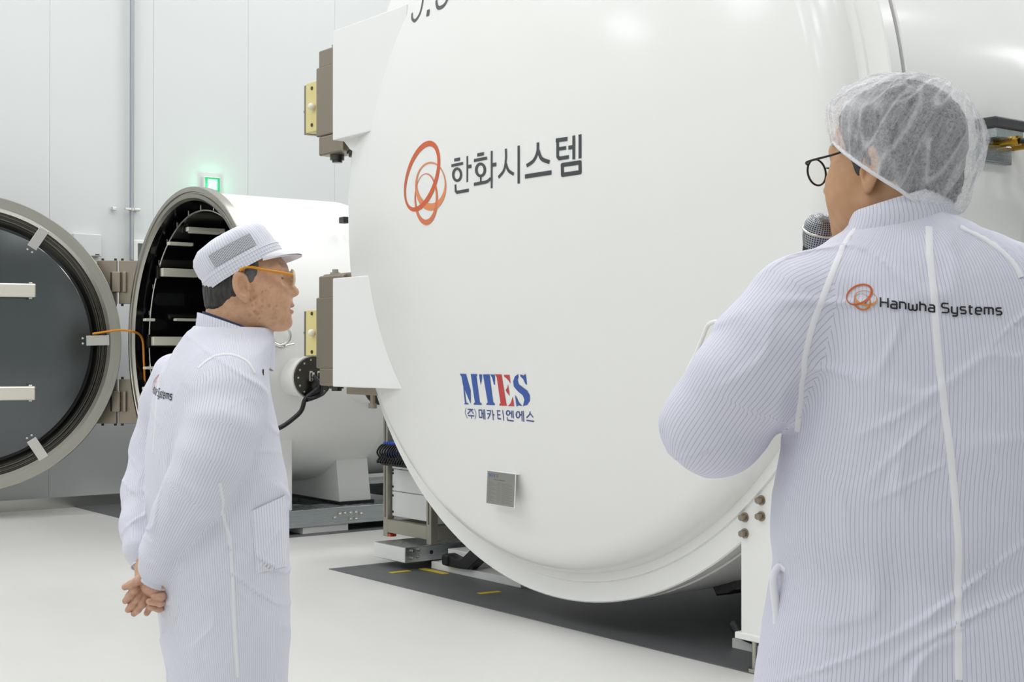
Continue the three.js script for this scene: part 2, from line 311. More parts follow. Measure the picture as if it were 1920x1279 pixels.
  for (const [top, bot, up] of [[58, 263, true], [522, 725, false]]) {
    const a = bigAt(626, top, zf), b = bigAt(626, bot, zf), s0 = a.x;
    const H = a.y - b.y;
    const shape = new THREE.Shape(); shape.moveTo(s0, zf); shape.lineTo(-1.05, zf); shape.lineTo(-1.05, 0.02); shape.lineTo(s0 + 0.02, -0.02); shape.lineTo(s0, 0.06); shape.closePath();
    const g = new THREE.ExtrudeGeometry(shape, { depth: H - 0.012, bevelEnabled: true, bevelSize: 0.004, bevelThickness: 0.006, bevelSegments: 2 }).rotateX(Math.PI / 2);   // y = -z(extrude), z = y(shape)
    g.translate(0, a.y - 0.006, 0);
    const br = mk('hinge_bracket', g, M.paintFlat, door);
    if (up) mk('bracket_foot', poly([[s0 + 0.02, b.y], [s0 + 0.34, b.y], [s0 + 0.3, b.y - 0.075], [s0 + 0.16, b.y - 0.085], [s0 + 0.1, b.y - 0.06]], 0.16, 0.004).translate(0, 0, 0.03), M.paintFlat, br);
    // hinge: barrel between two end blocks, with a yellow guide block and its knobs
    const zh = 0.15, P = (x, y) => bigAt(x, y, zh), dy = up ? 0 : 430;
    const b0 = up ? [592, 128, 258] : [592, 558, 691], t0 = up ? [597, 96, 130] : [597, 518, 560], e0 = up ? [597, 257, 293] : [598, 690, 723];
    const blk = (d, x1, wz) => { const p = P(d[0], d[1]), q = P(d[0], d[2]); return bx(x1 - p.x, p.y - q.y, wz, (x1 + p.x) / 2, (p.y + q.y) / 2, zh - wz / 2, 0.012); };
    const sx = s0 + 0.03;
    const hin = mk('hinge', blk(b0, sx, 0.2), M.steelTan, big);
    mk('end_block', join([blk(t0, sx - 0.1, 0.15), blk(t0, sx + 0.05, 0.09).translate(0, 0.012, -0.03)]), M.steelTan, hin);
    mk('end_block', join([blk(e0, sx - 0.1, 0.15), blk(e0, sx + 0.12, 0.1).translate(0, 0.01, -0.03)]), M.steelTan, hin);
    const tp = P(up ? 612 : 613, t0[1]), bp = P(up ? 614 : 613, e0[2]);
    mk('hinge_pin', join([rod([tp.x, tp.y - 0.02, 0.09], [tp.x, tp.y + 0.025, 0.09], 0.032, 20), rod([tp.x, tp.y + 0.02, 0.09], [tp.x, tp.y + 0.045, 0.09], 0.022, 6)]), M.steel, hin);
    mk('pin_cap', join([rod([bp.x, bp.y + 0.02, 0.08], [bp.x, bp.y - 0.02, 0.08], 0.045, 24), rod([bp.x, bp.y, 0.08], [bp.x, bp.y - 0.035, 0.08], 0.032, 24)]), M.steelDark, hin);
    mk('pin_cap', join([rod([bp.x + 0.17, bp.y + 0.04, 0.06], [bp.x + 0.17, bp.y + 0.0, 0.06], 0.045, 24), rod([bp.x + 0.17, bp.y, 0.06], [bp.x + 0.17, bp.y - 0.018, 0.06], 0.032, 24)]), M.steelDark, hin);
    if (!up) mk('stop_arm', join([box2([sx - 0.1, b.y - 0.05, 0.02], [sx + 0.34, b.y + 0.0, 0.12], 0.004), rod([sx + 0.16, b.y - 0.04, 0.09], [sx + 0.16, b.y - 0.12, 0.09], 0.016, 8), rod([sx + 0.16, b.y - 0.1, 0.09], [sx + 0.16, b.y - 0.13, 0.09], 0.026, 8)]), M.steelTan, hin);
    const ya = P(564, up ? 158 : 582), yb = P(594, up ? 243 : 667);
    mk('guide_block', box2([ya.x + 0.03, yb.y, zh - 0.1], [yb.x + 0.06, ya.y, zh - 0.02], 0.005), M.yellow, hin);
    mk('backing_plate', box2([ya.x - 0.012, yb.y - 0.005, zh - 0.13], [ya.x + 0.03, ya.y - 0.005, zh - 0.03], 0.003), M.steelTan, hin);
    const k = P(584, up ? 200 : 624), k2 = P(560, up ? 207 : 624);
    mk('knob', join([new THREE.SphereGeometry(0.024, 20, 14).translate(k.x, k.y, zh), rod([k.x - 0.012, k.y, zh - 0.03], [k.x - 0.005, k.y, zh], 0.02)]), M.ivory, hin);
    mk('knob', join([new THREE.SphereGeometry(0.02, 20, 14).translate(k2.x - 0.02, k2.y, zh - 0.07), rod([k2.x - 0.02, k2.y, zh - 0.07], [ya.x + 0.02, k2.y, zh - 0.07], 0.012)]), M.black, hin);
    for (const yy of up ? [165, 234] : [588, 660]) { const q = P(580, yy); mk('screw', rod([q.x, q.y, zh - 0.025], [q.x, q.y, zh - 0.015], 0.012, 12), M.steelDark, hin); }
  }
  // support posts with bolts, levelling feet; one on each side
  const pz = 0.0;
  const pl = bigAt(1393, 1180, pz), pt = bigAt(1393, 925, pz), ft = 0.16;
  {
    const x0 = pl.x, x1 = pl.x + 0.27, top = [], pf = 0.008;
    for (let i = 0; i <= 8; i++) { const x = x1 - (x1 - x0) * i / 8; top.push([x, BY - Math.sqrt((RD + 0.06) ** 2 - x * x)]); }
    const post = mk('support_post', join([poly([[x0, ft], [x1, ft], ...top], 0.22, 0.004).translate(0, 0, pf - 0.224), bx(0.31, 0.03, 0.27, (x0 + x1) / 2, ft, pf - 0.11, 0.006)]), M.paint, big);
    for (const [x, y] of [[1428, 938], [1397, 970], [1428, 968], [1397, 1000]]) { const q = bigAt(x, y, pf); mk('bolt', join([rod([q.x, q.y, pf - 0.004], [q.x, q.y, pf + 0.006], 0.022, 16), rod([q.x, q.y, pf], [q.x, q.y, pf + 0.03], 0.015, 6)]), M.steelTan, post); }
    for (const dx of [0.05, 0.22]) for (const dz of [-0.02, -0.2]) mk('levelling_foot', join([rod([x0 + dx, 0.012, dz], [x0 + dx, ft, dz], 0.012, 12), rod([x0 + dx, 0.004, dz], [x0 + dx, 0.02, dz], 0.03, 16)]), M.steel, post);
  }
  // low white base rails and black clamp arms under the vessel
  const r0 = onFloor(808, 1067), r1 = onFloor(977, 1104);
  const toL = (v) => V3(v.z + 5.492, v.y, -(v.x - 4.506)), q0 = toL(r0), q1 = toL(r1);
  mk('base_rail', box2([q0.x, 0.004, q0.z - 0.3], [q1.x, 0.05, (q0.z + q1.z) / 2], 0.003), M.paintFlat, big);
  mk('base_rail', box2([0.3, 0.004, -2.9], [1.5, 0.05, -2.5], 0.003), M.paintFlat, big);
  mk('base_block', box2([q0.x + 0.12, 0.05, q0.z - 0.28], [q0.x + 0.43, 0.14, q0.z - 0.05], 0.003), M.paintFlat, big);
  { // bent lever left
    const P = (x, y) => toL(onWall(x, y, r0.z + 0.3)), zz = q0.z + 0.02;
    const pr = (x, y) => { const v = bigAt(x, y, zz); return [v.x, Math.max(v.y, 0.055)]; };
    mk('clamp_arm', poly([[832, 1046], [838, 1040], [856, 1049], [866, 1052], [888, 1030], [912, 1008], [918, 1030], [880, 1066], [864, 1071], [838, 1060]].map(([x, y]) => pr(x, y)).reverse(), 0.07, 0.006).translate(0, 0, zz - 0.06), M.black, big);
    mk('clamp_pad', bx(0.07, 0.07, 0.1, pr(840, 1050)[0], pr(840, 1050)[1], zz - 0.02, 0.016), M.rubber, big);
  }
  { // clamp arm and pad on the near side, by the post
    const zz = -0.6, pr = (x, y) => { const v = bigAt(x, y, zz); return [v.x, v.y]; };
    mk('clamp_arm', poly([[1357, 1076], [1364, 1070], [1378, 1062], [1398, 1050], [1405, 1100], [1392, 1108], [1372, 1110]].map(([x, y]) => pr(x, y)).reverse(), 0.1, 0.008).translate(0, 0, zz), M.black, big);
    const g = bigAt(1376, 1176, -0.25), h = bigAt(1428, 1202, -0.25);
    mk('clamp_arm', tube([[g.x, Math.max(g.y + 0.02, 0.09), -0.25], [g.x + 0.04, 0.1, -0.25], [h.x + 0.1, 0.075, -0.25]], 0.028, 20, 10), M.black, big);
    mk('base_rail', box2([g.x - 0.06, 0.004, -0.75], [g.x + 0.6, 0.05, -0.3], 0.003), M.paintFlat, big);
    mk('saddle', poly([[-1.3, 0.35], [-0.8, 0.22], [0, 0.17], [0.8, 0.22], [1.3, 0.35], [1.5, 0.2], [1.5, 0.06], [-1.5, 0.06], [-1.5, 0.2]], 0.25).translate(0, 0, -2.9), M.paintFlat, big);
  }
  // instrument box with brass connectors on the near flank
  {
    const hit = (px, py) => { const d = bigRay(px, py); const ox = bigO.x, oy = bigO.y - BY, A = d.x * d.x + d.y * d.y, B = ox * d.x + oy * d.y, C = ox * ox + oy * oy - (R0 - 0.03) ** 2; const t = (-B - Math.sqrt(B * B - A * C)) / A; return d.multiplyScalar(t).add(bigO); };
    const c = hit(1852, 262), s = c.clone().sub(bigO).length() / F, X = c.x;
    const bw = 0.2, zc = c.z + 0.02;
    const jb = mk('instrument_box', box2([X - 0.06, c.y - 6 * s, zc - bw / 2], [X + 0.12, c.y + 12 * s, zc + bw / 2], 0.006), M.galvan, big);
    mk('lid', box2([X - 0.05, c.y + 10 * s, zc - bw / 2 - 0.012], [X + 0.13, c.y + 30 * s, zc + bw / 2 + 0.012], 0.01), std(0x3a3b3d, 0.4), jb);
    mk('mount', box2([X - 0.08, c.y - 45 * s, zc - bw / 2 - 0.01], [X + 0.06, c.y - 12 * s, zc + bw / 2 + 0.01], 0.008), M.galvan, jb);
    for (const [px, py] of [[1855, 271], [1888, 277]]) {
      const q = hit(px, py), a = V3(q.x + 0.1, q.y, q.z);
      mk('connector', join([rod([q.x, q.y, q.z], [a.x + 0.02, a.y, a.z], 0.018, 14), rod([a.x + 0.02, a.y, a.z], [a.x + 0.045, a.y, a.z], 0.022, 6)]), M.gold, jb);
      mk('cable', tube([[a.x + 0.045, a.y, a.z], [a.x + 0.08, a.y - 0.01, a.z - 0.02], [a.x + 0.08, a.y - 0.05, a.z - 0.1], [a.x + 0.06, a.y - 0.12, a.z - 0.26], [a.x, a.y - 0.25, a.z - 0.6]], 0.012, 40, 10), M.black, jb);
    }
  }
}
console.log('large vessel');

// ---------------------------------------------------------------- the small vessel
const SY = 1.5, SR = 1.21;
const small = thing('vacuum_chamber', 'smaller white horizontal vacuum vessel standing open, its black interior showing', 'chamber', [4.632, 0, -10.305], -Math.PI / 2);
const smO = V3(10.305, EYE, 4.632);
const smAt = (px, py, z) => { const d = bigRay(px, py); return d.multiplyScalar((z - smO.z) / d.z).add(smO); };
const smS = (px, py, s) => { const d = bigRay(px, py); return d.multiplyScalar((s - smO.x) / d.x).add(smO); };
const smCyl = (px, py, R, far) => { const d = bigRay(px, py), ox = smO.x, oy = smO.y - SY, A = d.x * d.x + d.y * d.y, B = ox * d.x + oy * d.y, C = ox * ox + oy * oy - R * R, q = Math.sqrt(Math.max(0, B * B - A * C)); return d.multiplyScalar((far ? -B + q : -B - q) / A).add(smO); };
{
  const L = -3.6, RB = 1.15;
  mk('opening_flange', latheHard([[1.1, -0.02], [1.12, 0], [1.15, 0.002], [1.155, -0.01], [1.165, -0.01], [1.17, 0.002], [SR - 0.006, 0], [SR, -0.006], [SR, -0.075], [RB, -0.08]]).translate(0, SY, 0), M.steel, small);
  const prof = [[RB, -0.075], [RB, L]];
  for (let i = 1; i <= 10; i++) { const t = i / 10 * Math.PI / 2; prof.push([RB * Math.cos(t), L - 0.35 * Math.sin(t)]); }
  mk('body', latheZ(prof).translate(0, SY, 0), M.paint, small);
  mk('body_jacket', latheHard([[RB, -0.08], [RB + 0.02, -0.085], [RB + 0.02, -1.25], [RB, -1.26]]).translate(0, SY, 0), M.paint, small);
  mk('throat', latheHard([[1.1, -0.02], [1.1, -0.25], [1.03, -0.25]]).translate(0, SY, 0), M.blackGloss, small);
  mk('shroud', latheHard([[1.03, -0.12], [1.03, -3.2], [0.01, -3.2]], 96).translate(0, SY, 0), M.blackGloss, small);
  const rim = mk('shroud_rim', new THREE.TorusGeometry(1.03, 0.008, 8, 140).translate(0, SY, -0.12), M.steelBright, small);
  for (let i = 0; i < 28; i++) { const a = i / 28 * Math.PI * 2; mk('stud', bx(0.012, 0.04, 0.012, 1.055 * Math.cos(a), SY + 1.055 * Math.sin(a), -0.12, 0.002), M.steelBright, rim); }
  // heater bars inside
  for (const [px, py, w, h] of [[382, 432, 62, 8], [335, 458, 40, 6], [333, 512, 58, 15], [380, 437, 50, 4], [318, 640, 62, 16], [277, 600, 16, 5], [350, 600, 45, 5], [278, 690, 18, 5], [275, 728, 16, 5]]) {
    const c = smCyl(px, py, 1.0, true), s = c.distanceTo(smO) / F, l = w * s / 0.86, hh = h * s;
    const bar = mk('heater_bar', bx(0.06, hh, l, c.x + 0.03, c.y, c.z, 0.006), M.ivory, small);
    if (h > 7) mk('bar_bracket', bx(0.04, hh * 1.5, 0.02, c.x, c.y, c.z + l / 2 + 0.02, 0.003), M.steelDark, bar);
  }
  // side port with dark blind flange and cables
  {
    const c = smS(588, 708, 1.38), r = 0.155;
    const port = mk('side_port', join([rod([0.9, c.y, c.z], [1.34, c.y, c.z], r - 0.01, 48), rod([1.335, c.y, c.z], [1.36, c.y, c.z], r + 0.008, 48)]), M.paint, small);
    mk('blind_flange', rod([1.36, c.y, c.z], [1.385, c.y, c.z], r - 0.002, 48), M.steelDark, port);
    for (let i = 0; i < 14; i++) { const a = i / 14 * Math.PI * 2; mk('screw', rod([1.38, c.y + 0.132 * Math.sin(a), c.z + 0.132 * Math.cos(a)], [1.392, c.y + 0.132 * Math.sin(a), c.z + 0.132 * Math.cos(a)], 0.008, 8), M.steelBright, port); }
    for (const dz of [0.03, -0.035]) mk('connector', join([bx(0.02, 0.075, 0.028, 1.392, c.y + 0.01, c.z + dz, 0.006), bx(0.05, 0.05, 0.02, 1.41, c.y + 0.012, c.z + dz, 0.004)]), M.steelBright, port);
    const e = smS(523, 803, 1.36), m1 = smS(565, 770, 1.4), m2 = smS(573, 748, 1.42), m3 = smS(596, 728, 1.45);
    mk('cable', tube([[1.43, c.y + 0.01, c.z + 0.03], [1.46, c.y - 0.04, c.z + 0.0], m3, m2, m1, smS(550, 785, 1.38), e, V3(e.x - 0.05, e.y - 0.06, e.z + 0.25)], 0.017, 60, 10), M.black, port);
    mk('cable', tube([[1.43, c.y + 0.01, c.z - 0.035], [1.47, c.y - 0.06, c.z - 0.02], smS(600, 740, 1.44), m2.clone().add(V3(0.02, 0, 0))], 0.013, 40, 10), M.black, port);
    mk('cable', tube([smS(612, 728, 1.3), smS(606, 738, 1.4), smS(590, 746, 1.44), m2.clone().add(V3(0.02, -0.01, 0))], 0.013, 30, 10), M.black, port);
    const c2 = smS(702, 735, 1.3);
    const p2 = mk('side_port', rod([0.9, c2.y + 0.05, c2.z - 0.05], [1.3, c2.y + 0.05, c2.z - 0.05], 0.15, 40), M.paint, small);
    mk('blind_flange', rod([1.3, c2.y + 0.05, c2.z - 0.05], [1.325, c2.y + 0.05, c2.z - 0.05], 0.15, 40), M.steelDark, p2);
    // small port with a ring clamp
    const k = smS(524, 630, 1.24);
    const sp = mk('clamp_port', rod([1.0, k.y, k.z], [1.24, k.y, k.z], 0.05, 24), M.paint, small);
    mk('ring_clamp', join([new THREE.TorusGeometry(0.07, 0.011, 10, 40).rotateY(Math.PI / 2 - 0.7).translate(1.26, k.y + 0.005, k.z), tube([[1.27, k.y - 0.065, k.z + 0.07], [1.28, k.y - 0.085, k.z], [1.27, k.y - 0.07, k.z - 0.05], [1.27, k.y - 0.06, k.z - 0.1]], 0.01, 20, 8)]), M.steelBright, sp);
    const kn = smS(646, 413, 0.95); mk('stop_pad', bx(0.08, 0.05, 0.06, kn.x, kn.y, kn.z, 0.008), M.black, small);
  }
  // door: turned open on its hinge
  const dc = toHall(V3(-4.53, 0, -11.5)), rel = V3(dc.z + 10.305, 0, -(dc.x - 4.632));
  const door = mk('door', latheHard([[1.13, 0.004], [1.16, 0], [1.245, 0], [1.25, -0.006], [1.25, -0.07], [1.2, -0.075], [0.6, -0.3], [0.01, -0.34]]), M.steel, small);
  door.position.set(rel.x, SY - 0.03, rel.z);
  // its own facing in the hall is 22 degrees off the camera's; the vessel group is turned by -90
  door.rotation.y = Math.PI / 2 + YAW + THREE.MathUtils.degToRad(22);
  mk('door_channel', latheHard([[0.985, -0.03], [1.0, -0.05], [1.04, -0.055]]), M.black, door);
  const chan = []; for (let i = 0; i <= 10; i++) { const t = i / 10; chan.push([1.02 + 0.115 * t, -0.05 + 0.04 * Math.sin(t * Math.PI * 0.62)]); }
  mk('door_groove', latheZ(chan), M.steelDark, door);
  mk('door_rib', join([new THREE.TorusGeometry(1.075, 0.012, 8, 140).translate(0, 0, -0.012), new THREE.TorusGeometry(1.105, 0.009, 8, 140).translate(0, 0, -0.006)]), M.steelDark, door);
  mk('door_liner', join([latheHard([[0.99, -0.06], [0.99, 0.035], [0.985, 0.04]]), latheZ(Array.from({ length: 13 }, (_, i) => { const r = 0.985 * (1 - i / 12); return [r, 0.04 + 0.07 * (1 - (r / 0.985) ** 2)]; }))]), M.mirrorDark, door);
  for (const deg of [57.5, 1.5, -57.5, 122, 180, -122]) {
    const a = THREE.MathUtils.degToRad(deg), clip = mk('clip', bx(0.19, 0.085, 0.01, 1.05, 0, 0.046, 0.002), M.steelBright, door);
    clip.rotation.z = a;
    for (const [x, y] of [[0.975, 0.022], [0.975, -0.022], [1.02, 0.022], [1.02, -0.022], [0.925, 0.022], [0.925, -0.022]]) mk('screw', rod([x, y, 0.04], [x, y, 0.058], 0.009, 10), M.steelBright, clip);
  }
  const vf = V3(0, 0, 0);
  for (const [y] of [[544], [738]]) {
    const yy = EYE + (HORIZON - y) / F * 11.45 - door.position.y;
    const bar = mk('heater_bar', bx(1.08, 0.115, 0.07, 0, yy, 0.155, 0.012), std(0xe8e2d6, 0.3, 0.6), door);
    for (const e of [0.5, -0.5]) mk('bar_bracket', bx(0.03, 0.14, 0.1, e, yy, 0.12, 0.004), M.steelBright, bar);
  }
  { // orange lead from door to vessel
    const W = (x, y, d) => { const p = toHall(atDepth(x, y, d)); return V3(p.z + 10.305, p.y, -(p.x - 4.632)); };
    mk('orange_lead', tube([W(174, 626, 11.62), W(200, 622, 11.6), W(225, 619, 11.58), W(250, 622, 11.6), W(266, 634, 11.75), W(270, 680, 11.85), W(272, 730, 11.9)], 0.009, 60, 8), M.orange, small);
    // hinge leaves and knuckles between door and vessel
    for (const [y0, y1] of [[489, 570], [711, 794]]) {
      const mid = W(223, (y0 + y1) / 2, 12.12), s = 12.12 / F, hh = (y1 - y0) * s;
      const hg = mk('hinge', join([bx(0.17, hh, 0.05, -0.1, 0, 0, 0.004), bx(0.2, hh, 0.05, 0.105, 0, 0, 0.004)]), M.steelTan, small);
      hg.position.copy(mid); hg.rotation.y = door.rotation.y - 0.35;
      mk('knuckle', join([bx(0.075, 0.18, 0.05, -0.01, 0.0, 0.045, 0.008), bx(0.03, 0.18, 0.04, 0.06, 0, 0.04, 0.006)]), M.steelTan, hg);
      mk('hinge_slot', bx(0.012, 0.17, 0.03, -0.055, 0, 0.04, 0.002), M.black, hg);
      for (const dx of [-0.14, -0.03, 0.03]) for (const sy of [1, -1]) mk('screw', rod([dx, sy * hh / 2, 0], [dx, sy * (hh / 2 + 0.02), 0], 0.012, 8), M.steelDark, hg);
    }
  }
  // skid frame of galvanised beams on white pads, saddles and leg
  const toL = (v) => V3(v.z + 10.305, v.y, -(v.x - 4.632));
  const n0 = toL(onFloor(545, 1008)), n1 = toL(onFloor(700, 989)), ns = (n0.x + n1.x) / 2;
  const fz0 = 0.1, fz1 = -3.3, ht = 0.19, hb = 0.055;
  const skid = mk('skid_beam', box2([ns - 0.3, hb, fz1], [ns, ht, fz0], 0.004), M.galvan, small);
  mk('skid_beam', box2([-ns, hb, fz1], [-ns + 0.3, ht, fz0], 0.004), M.galvan, small);
  for (const z of [fz0 - 0.3, -1.62, fz1]) mk('skid_beam', box2([-ns + 0.3, hb, z], [ns - 0.3, ht - 0.002, z + 0.3], 0.004), M.galvan, small);
  const bc = smS(660, 968, ns);
  for (const [dx, dy] of [[-0.16, 0.0], [-0.115, 0.035], [-0.07, 0.038], [-0.02, 0.038], [0.03, 0.038], [0.075, 0.02], [0.03, -0.03], [-0.02, -0.028]]) mk('bolt', join([rod([ns - 0.002, bc.y + dy * 0.75, bc.z - dx], [ns + 0.012, bc.y + dy * 0.75, bc.z - dx], 0.016, 12), new THREE.SphereGeometry(0.012, 10, 8).translate(ns + 0.014, bc.y + dy * 0.75, bc.z - dx)]), M.steelBright, skid);
  for (const z of [-0.1, -0.75, -1.95, -2.9]) for (const sd of [1, -1]) mk('skid_pad', box2([sd > 0 ? ns - 0.3 : -ns, 0.004, z - 0.2], [sd > 0 ? ns - 0.01 : -ns + 0.29, hb, z + 0.2], 0.003), M.paintFlat, small);
  for (const px of [645]) {
    const c = smS(652, 930, ns - 0.3), z0 = c.z;
    for (const zz of [z0, z0 - 1.9]) {
      const sad = mk('saddle', poly([[-0.95, 0.21], [0.72, 0.21], [0.62, 0.8], [0.4, 0.5], [0, 0.4], [-0.4, 0.5], [-0.85, 0.8]], 0.28, 0.004).translate(0, 0, zz - 0.14), M.paintFlat, small);
      mk('saddle_pad', box2([-0.97, ht, zz - 0.16], [0.75, 0.212, zz + 0.16], 0.002), M.black, sad);
    }
  }
  const lg = smS(537, 900, ns + 0.0);
  mk('support_leg', join([box2([ns - 0.14, ht, lg.z - 0.06], [ns - 0.02, 0.83, lg.z + 0.1], 0.006), poly([[-0.1, 0.82], [0.08, 0.82], [0.08, 0.92], [0.05, 0.95], [-0.1, 0.95]], 0.02).rotateY(Math.PI / 2).translate(ns - 0.03, 0, lg.z), bx(0.3, 0.06, 0.12, ns - 0.25, 0.85, lg.z, 0.004)]), M.paintFlat, small);
}
console.log('small vessel');

// ---------------------------------------------------------------- equipment rack on its steel beam
{
  const beamP = toHall(atDepth(760, 1056, 8.86)), bh = 0.1, by = 0.05;
  const be = thing('steel_beam', 'galvanised steel base beam lying under the equipment rack', 'beam', [beamP.x, 0, beamP.z], -Math.PI / 2);
  // own frame: x across (towards the near side), z towards the doors
  mk('beam_body', box2([-0.37, by, -3.2], [0, by + bh, 0], 0.004), M.galvan, be);
  mk('end_cap', box2([-0.368, by + 0.004, -0.002], [-0.002, by + bh - 0.004, 0.004], 0.001), M.paintFlat, be);
  for (const [dz, dy] of [[-0.05, 0.075], [-0.1, 0.08], [-0.05, 0.03], [-0.1, 0.035]]) mk('bolt', join([rod([-0.002, by + dy, dz], [0.012, by + dy, dz], 0.013, 12), rod([0.01, by + dy, dz], [0.022, by + dy, dz], 0.009, 6)]), M.steelBright, be);
  mk('hole_plug', rod([-0.002, by + 0.055, -0.2], [0.003, by + 0.055, -0.2], 0.013, 14), M.black, be);
  for (const z of [-0.55, -2.6]) mk('beam_foot', box2([-0.34, 0.004, z - 0.15], [-0.04, by, z + 0.15], 0.003), M.black, be);
  const rp = toHall(atDepth(808, 1023, 8.97));
  const W = 0.58, D = 0.8, H = 1.25, y0 = by + bh + 0.03;
  const rk = thing('equipment_rack', 'tall aluminium equipment rack with pale blank panels and looped blue cables', 'rack', [rp.x, 0, rp.z], -Math.PI / 2);
  const bar = (a, b) => box2(a, b, 0.004), P = 0.055;
  for (const x of [-W, -P]) for (const z of [-P, -D]) { const p = mk('frame_post', bar([x, by + bh, z], [x + P, y0 + H, z + P]), M.alu, rk); mk('groove', bar([x + P / 2 - 0.006, y0 + 0.1, z + P - 0.001], [x + P / 2 + 0.006, y0 + H - 0.1, z + P + 0.0015]), M.steelDark, p); }
  for (const y of [y0, y0 + H - P]) { mk('frame_rail', bar([-W + P, y, -P], [-P, y + P * 1.6, 0]), M.alu, rk); mk('frame_rail', bar([-W + P, y, -D], [-P, y + P, -D + P]), M.alu, rk); for (const x of [-W, -P]) mk('frame_rail', bar([x, y, -D + P], [x + P, y + P * 1.4, -P]), M.alu, rk); }
  const tops = [0.11, 0.28, 0.43, 0.45, 0.63, 0.69, 0.75, 0.81, 0.95, 1.14];
  for (let i = 0; i + 1 < tops.length; i++) {
    if (i === 3) continue;
    const pn = mk('front_panel', bar([-W + P + 0.012, y0 + tops[i] + 0.002, -0.05], [-P - 0.012, y0 + tops[i + 1] - 0.002, -0.03]), M.panelGrey, rk);
    for (const yy of [tops[i] + 0.03, tops[i + 1] - 0.03]) mk('screw', rod([-W + P + 0.025, y0 + yy, -0.032], [-W + P + 0.025, y0 + yy, -0.026], 0.008, 8), M.black, pn);
  }
  const patch = mk('patch_panel', bar([-W + P + 0.012, y0 + tops[3], -0.08], [-P - 0.012, y0 + tops[4], -0.05]), M.panelGrey, rk);
  for (let r = 0; r < 2; r++) for (let i = 0; i < 14; i++) {
    const x = -W + P + 0.05 + i * 0.03, y = y0 + tops[4] - 0.03 - r * 0.07;
    mk('plug', bx(0.022, 0.032, 0.11, x, y, 0.005, 0.003), M.blue, patch);
    mk('cable', tube([[x, y, 0.05], [x - 0.005, y - 0.005, 0.075], [x - 0.02, y - 0.05, 0.1], [x - 0.02 + 0.01 * Math.sin(i), Math.max(y - 0.08, y0 + tops[3] + 0.03), 0.085], [x, y0 + tops[3] + 0.015, 0.05], [x + 0.02, y0 + tops[3] + 0.02, 0.0], [x + 0.02, y0 + tops[3] + 0.03, -0.05]], 0.0065, 24, 7), M.black, patch);
  }
  const sp = mk('side_panel', bar([-0.03, y0 + 0.1, -D + P], [-0.015, y0 + H - 0.1, -P]), M.panelGrey, rk);
  mk('latch', rod([-0.016, y0 + 0.24, -0.16], [-0.008, y0 + 0.24, -0.16], 0.014, 14), M.black, sp);
  mk('side_panel', bar([-W + 0.015, y0 + 0.1, -D + P], [-W + 0.03, y0 + H - 0.1, -P]), M.panelGrey, rk);
  mk('back_panel', bar([-W + P, y0 + 0.1, -D + 0.02], [-P, y0 + H - 0.1, -D + 0.04]), M.panelGrey, rk);
  mk('levelling_foot', join([rod([-W + 0.06, by + bh, -0.04], [-W + 0.06, y0 + 0.02, -0.04], 0.02, 12), bx(0.05, 0.02, 0.05, -W + 0.06, by + bh + 0.012, -0.03, 0.004)]), M.red, rk);
}
// yellow tape marks
for (const [a, b, w, label] of [[[732, 1074], [768, 1070], 0.045, 'yellow tape mark beside the end of the galvanised base beam'], [[791, 1066], [838, 1076], 0.05, 'yellow tape mark along the white rail under the vessel'], [[898, 1113], [937, 1109], 0.045, 'lone yellow tape mark out on the dark floor']]) {
  const p = onFloor(...a, 0.006), q = onFloor(...b, 0.006), l = p.distanceTo(q);
  const g = new THREE.BoxGeometry(l, 0.002, w), m = tag(mk('floor_tape', g, M.tape), label, 'tape', 'yellow tape marks on the dark floor');
  m.position.set((p.x + q.x) / 2, 0.0055, (p.z + q.z) / 2); m.rotation.y = -Math.atan2(q.z - p.z, q.x - p.x);
}
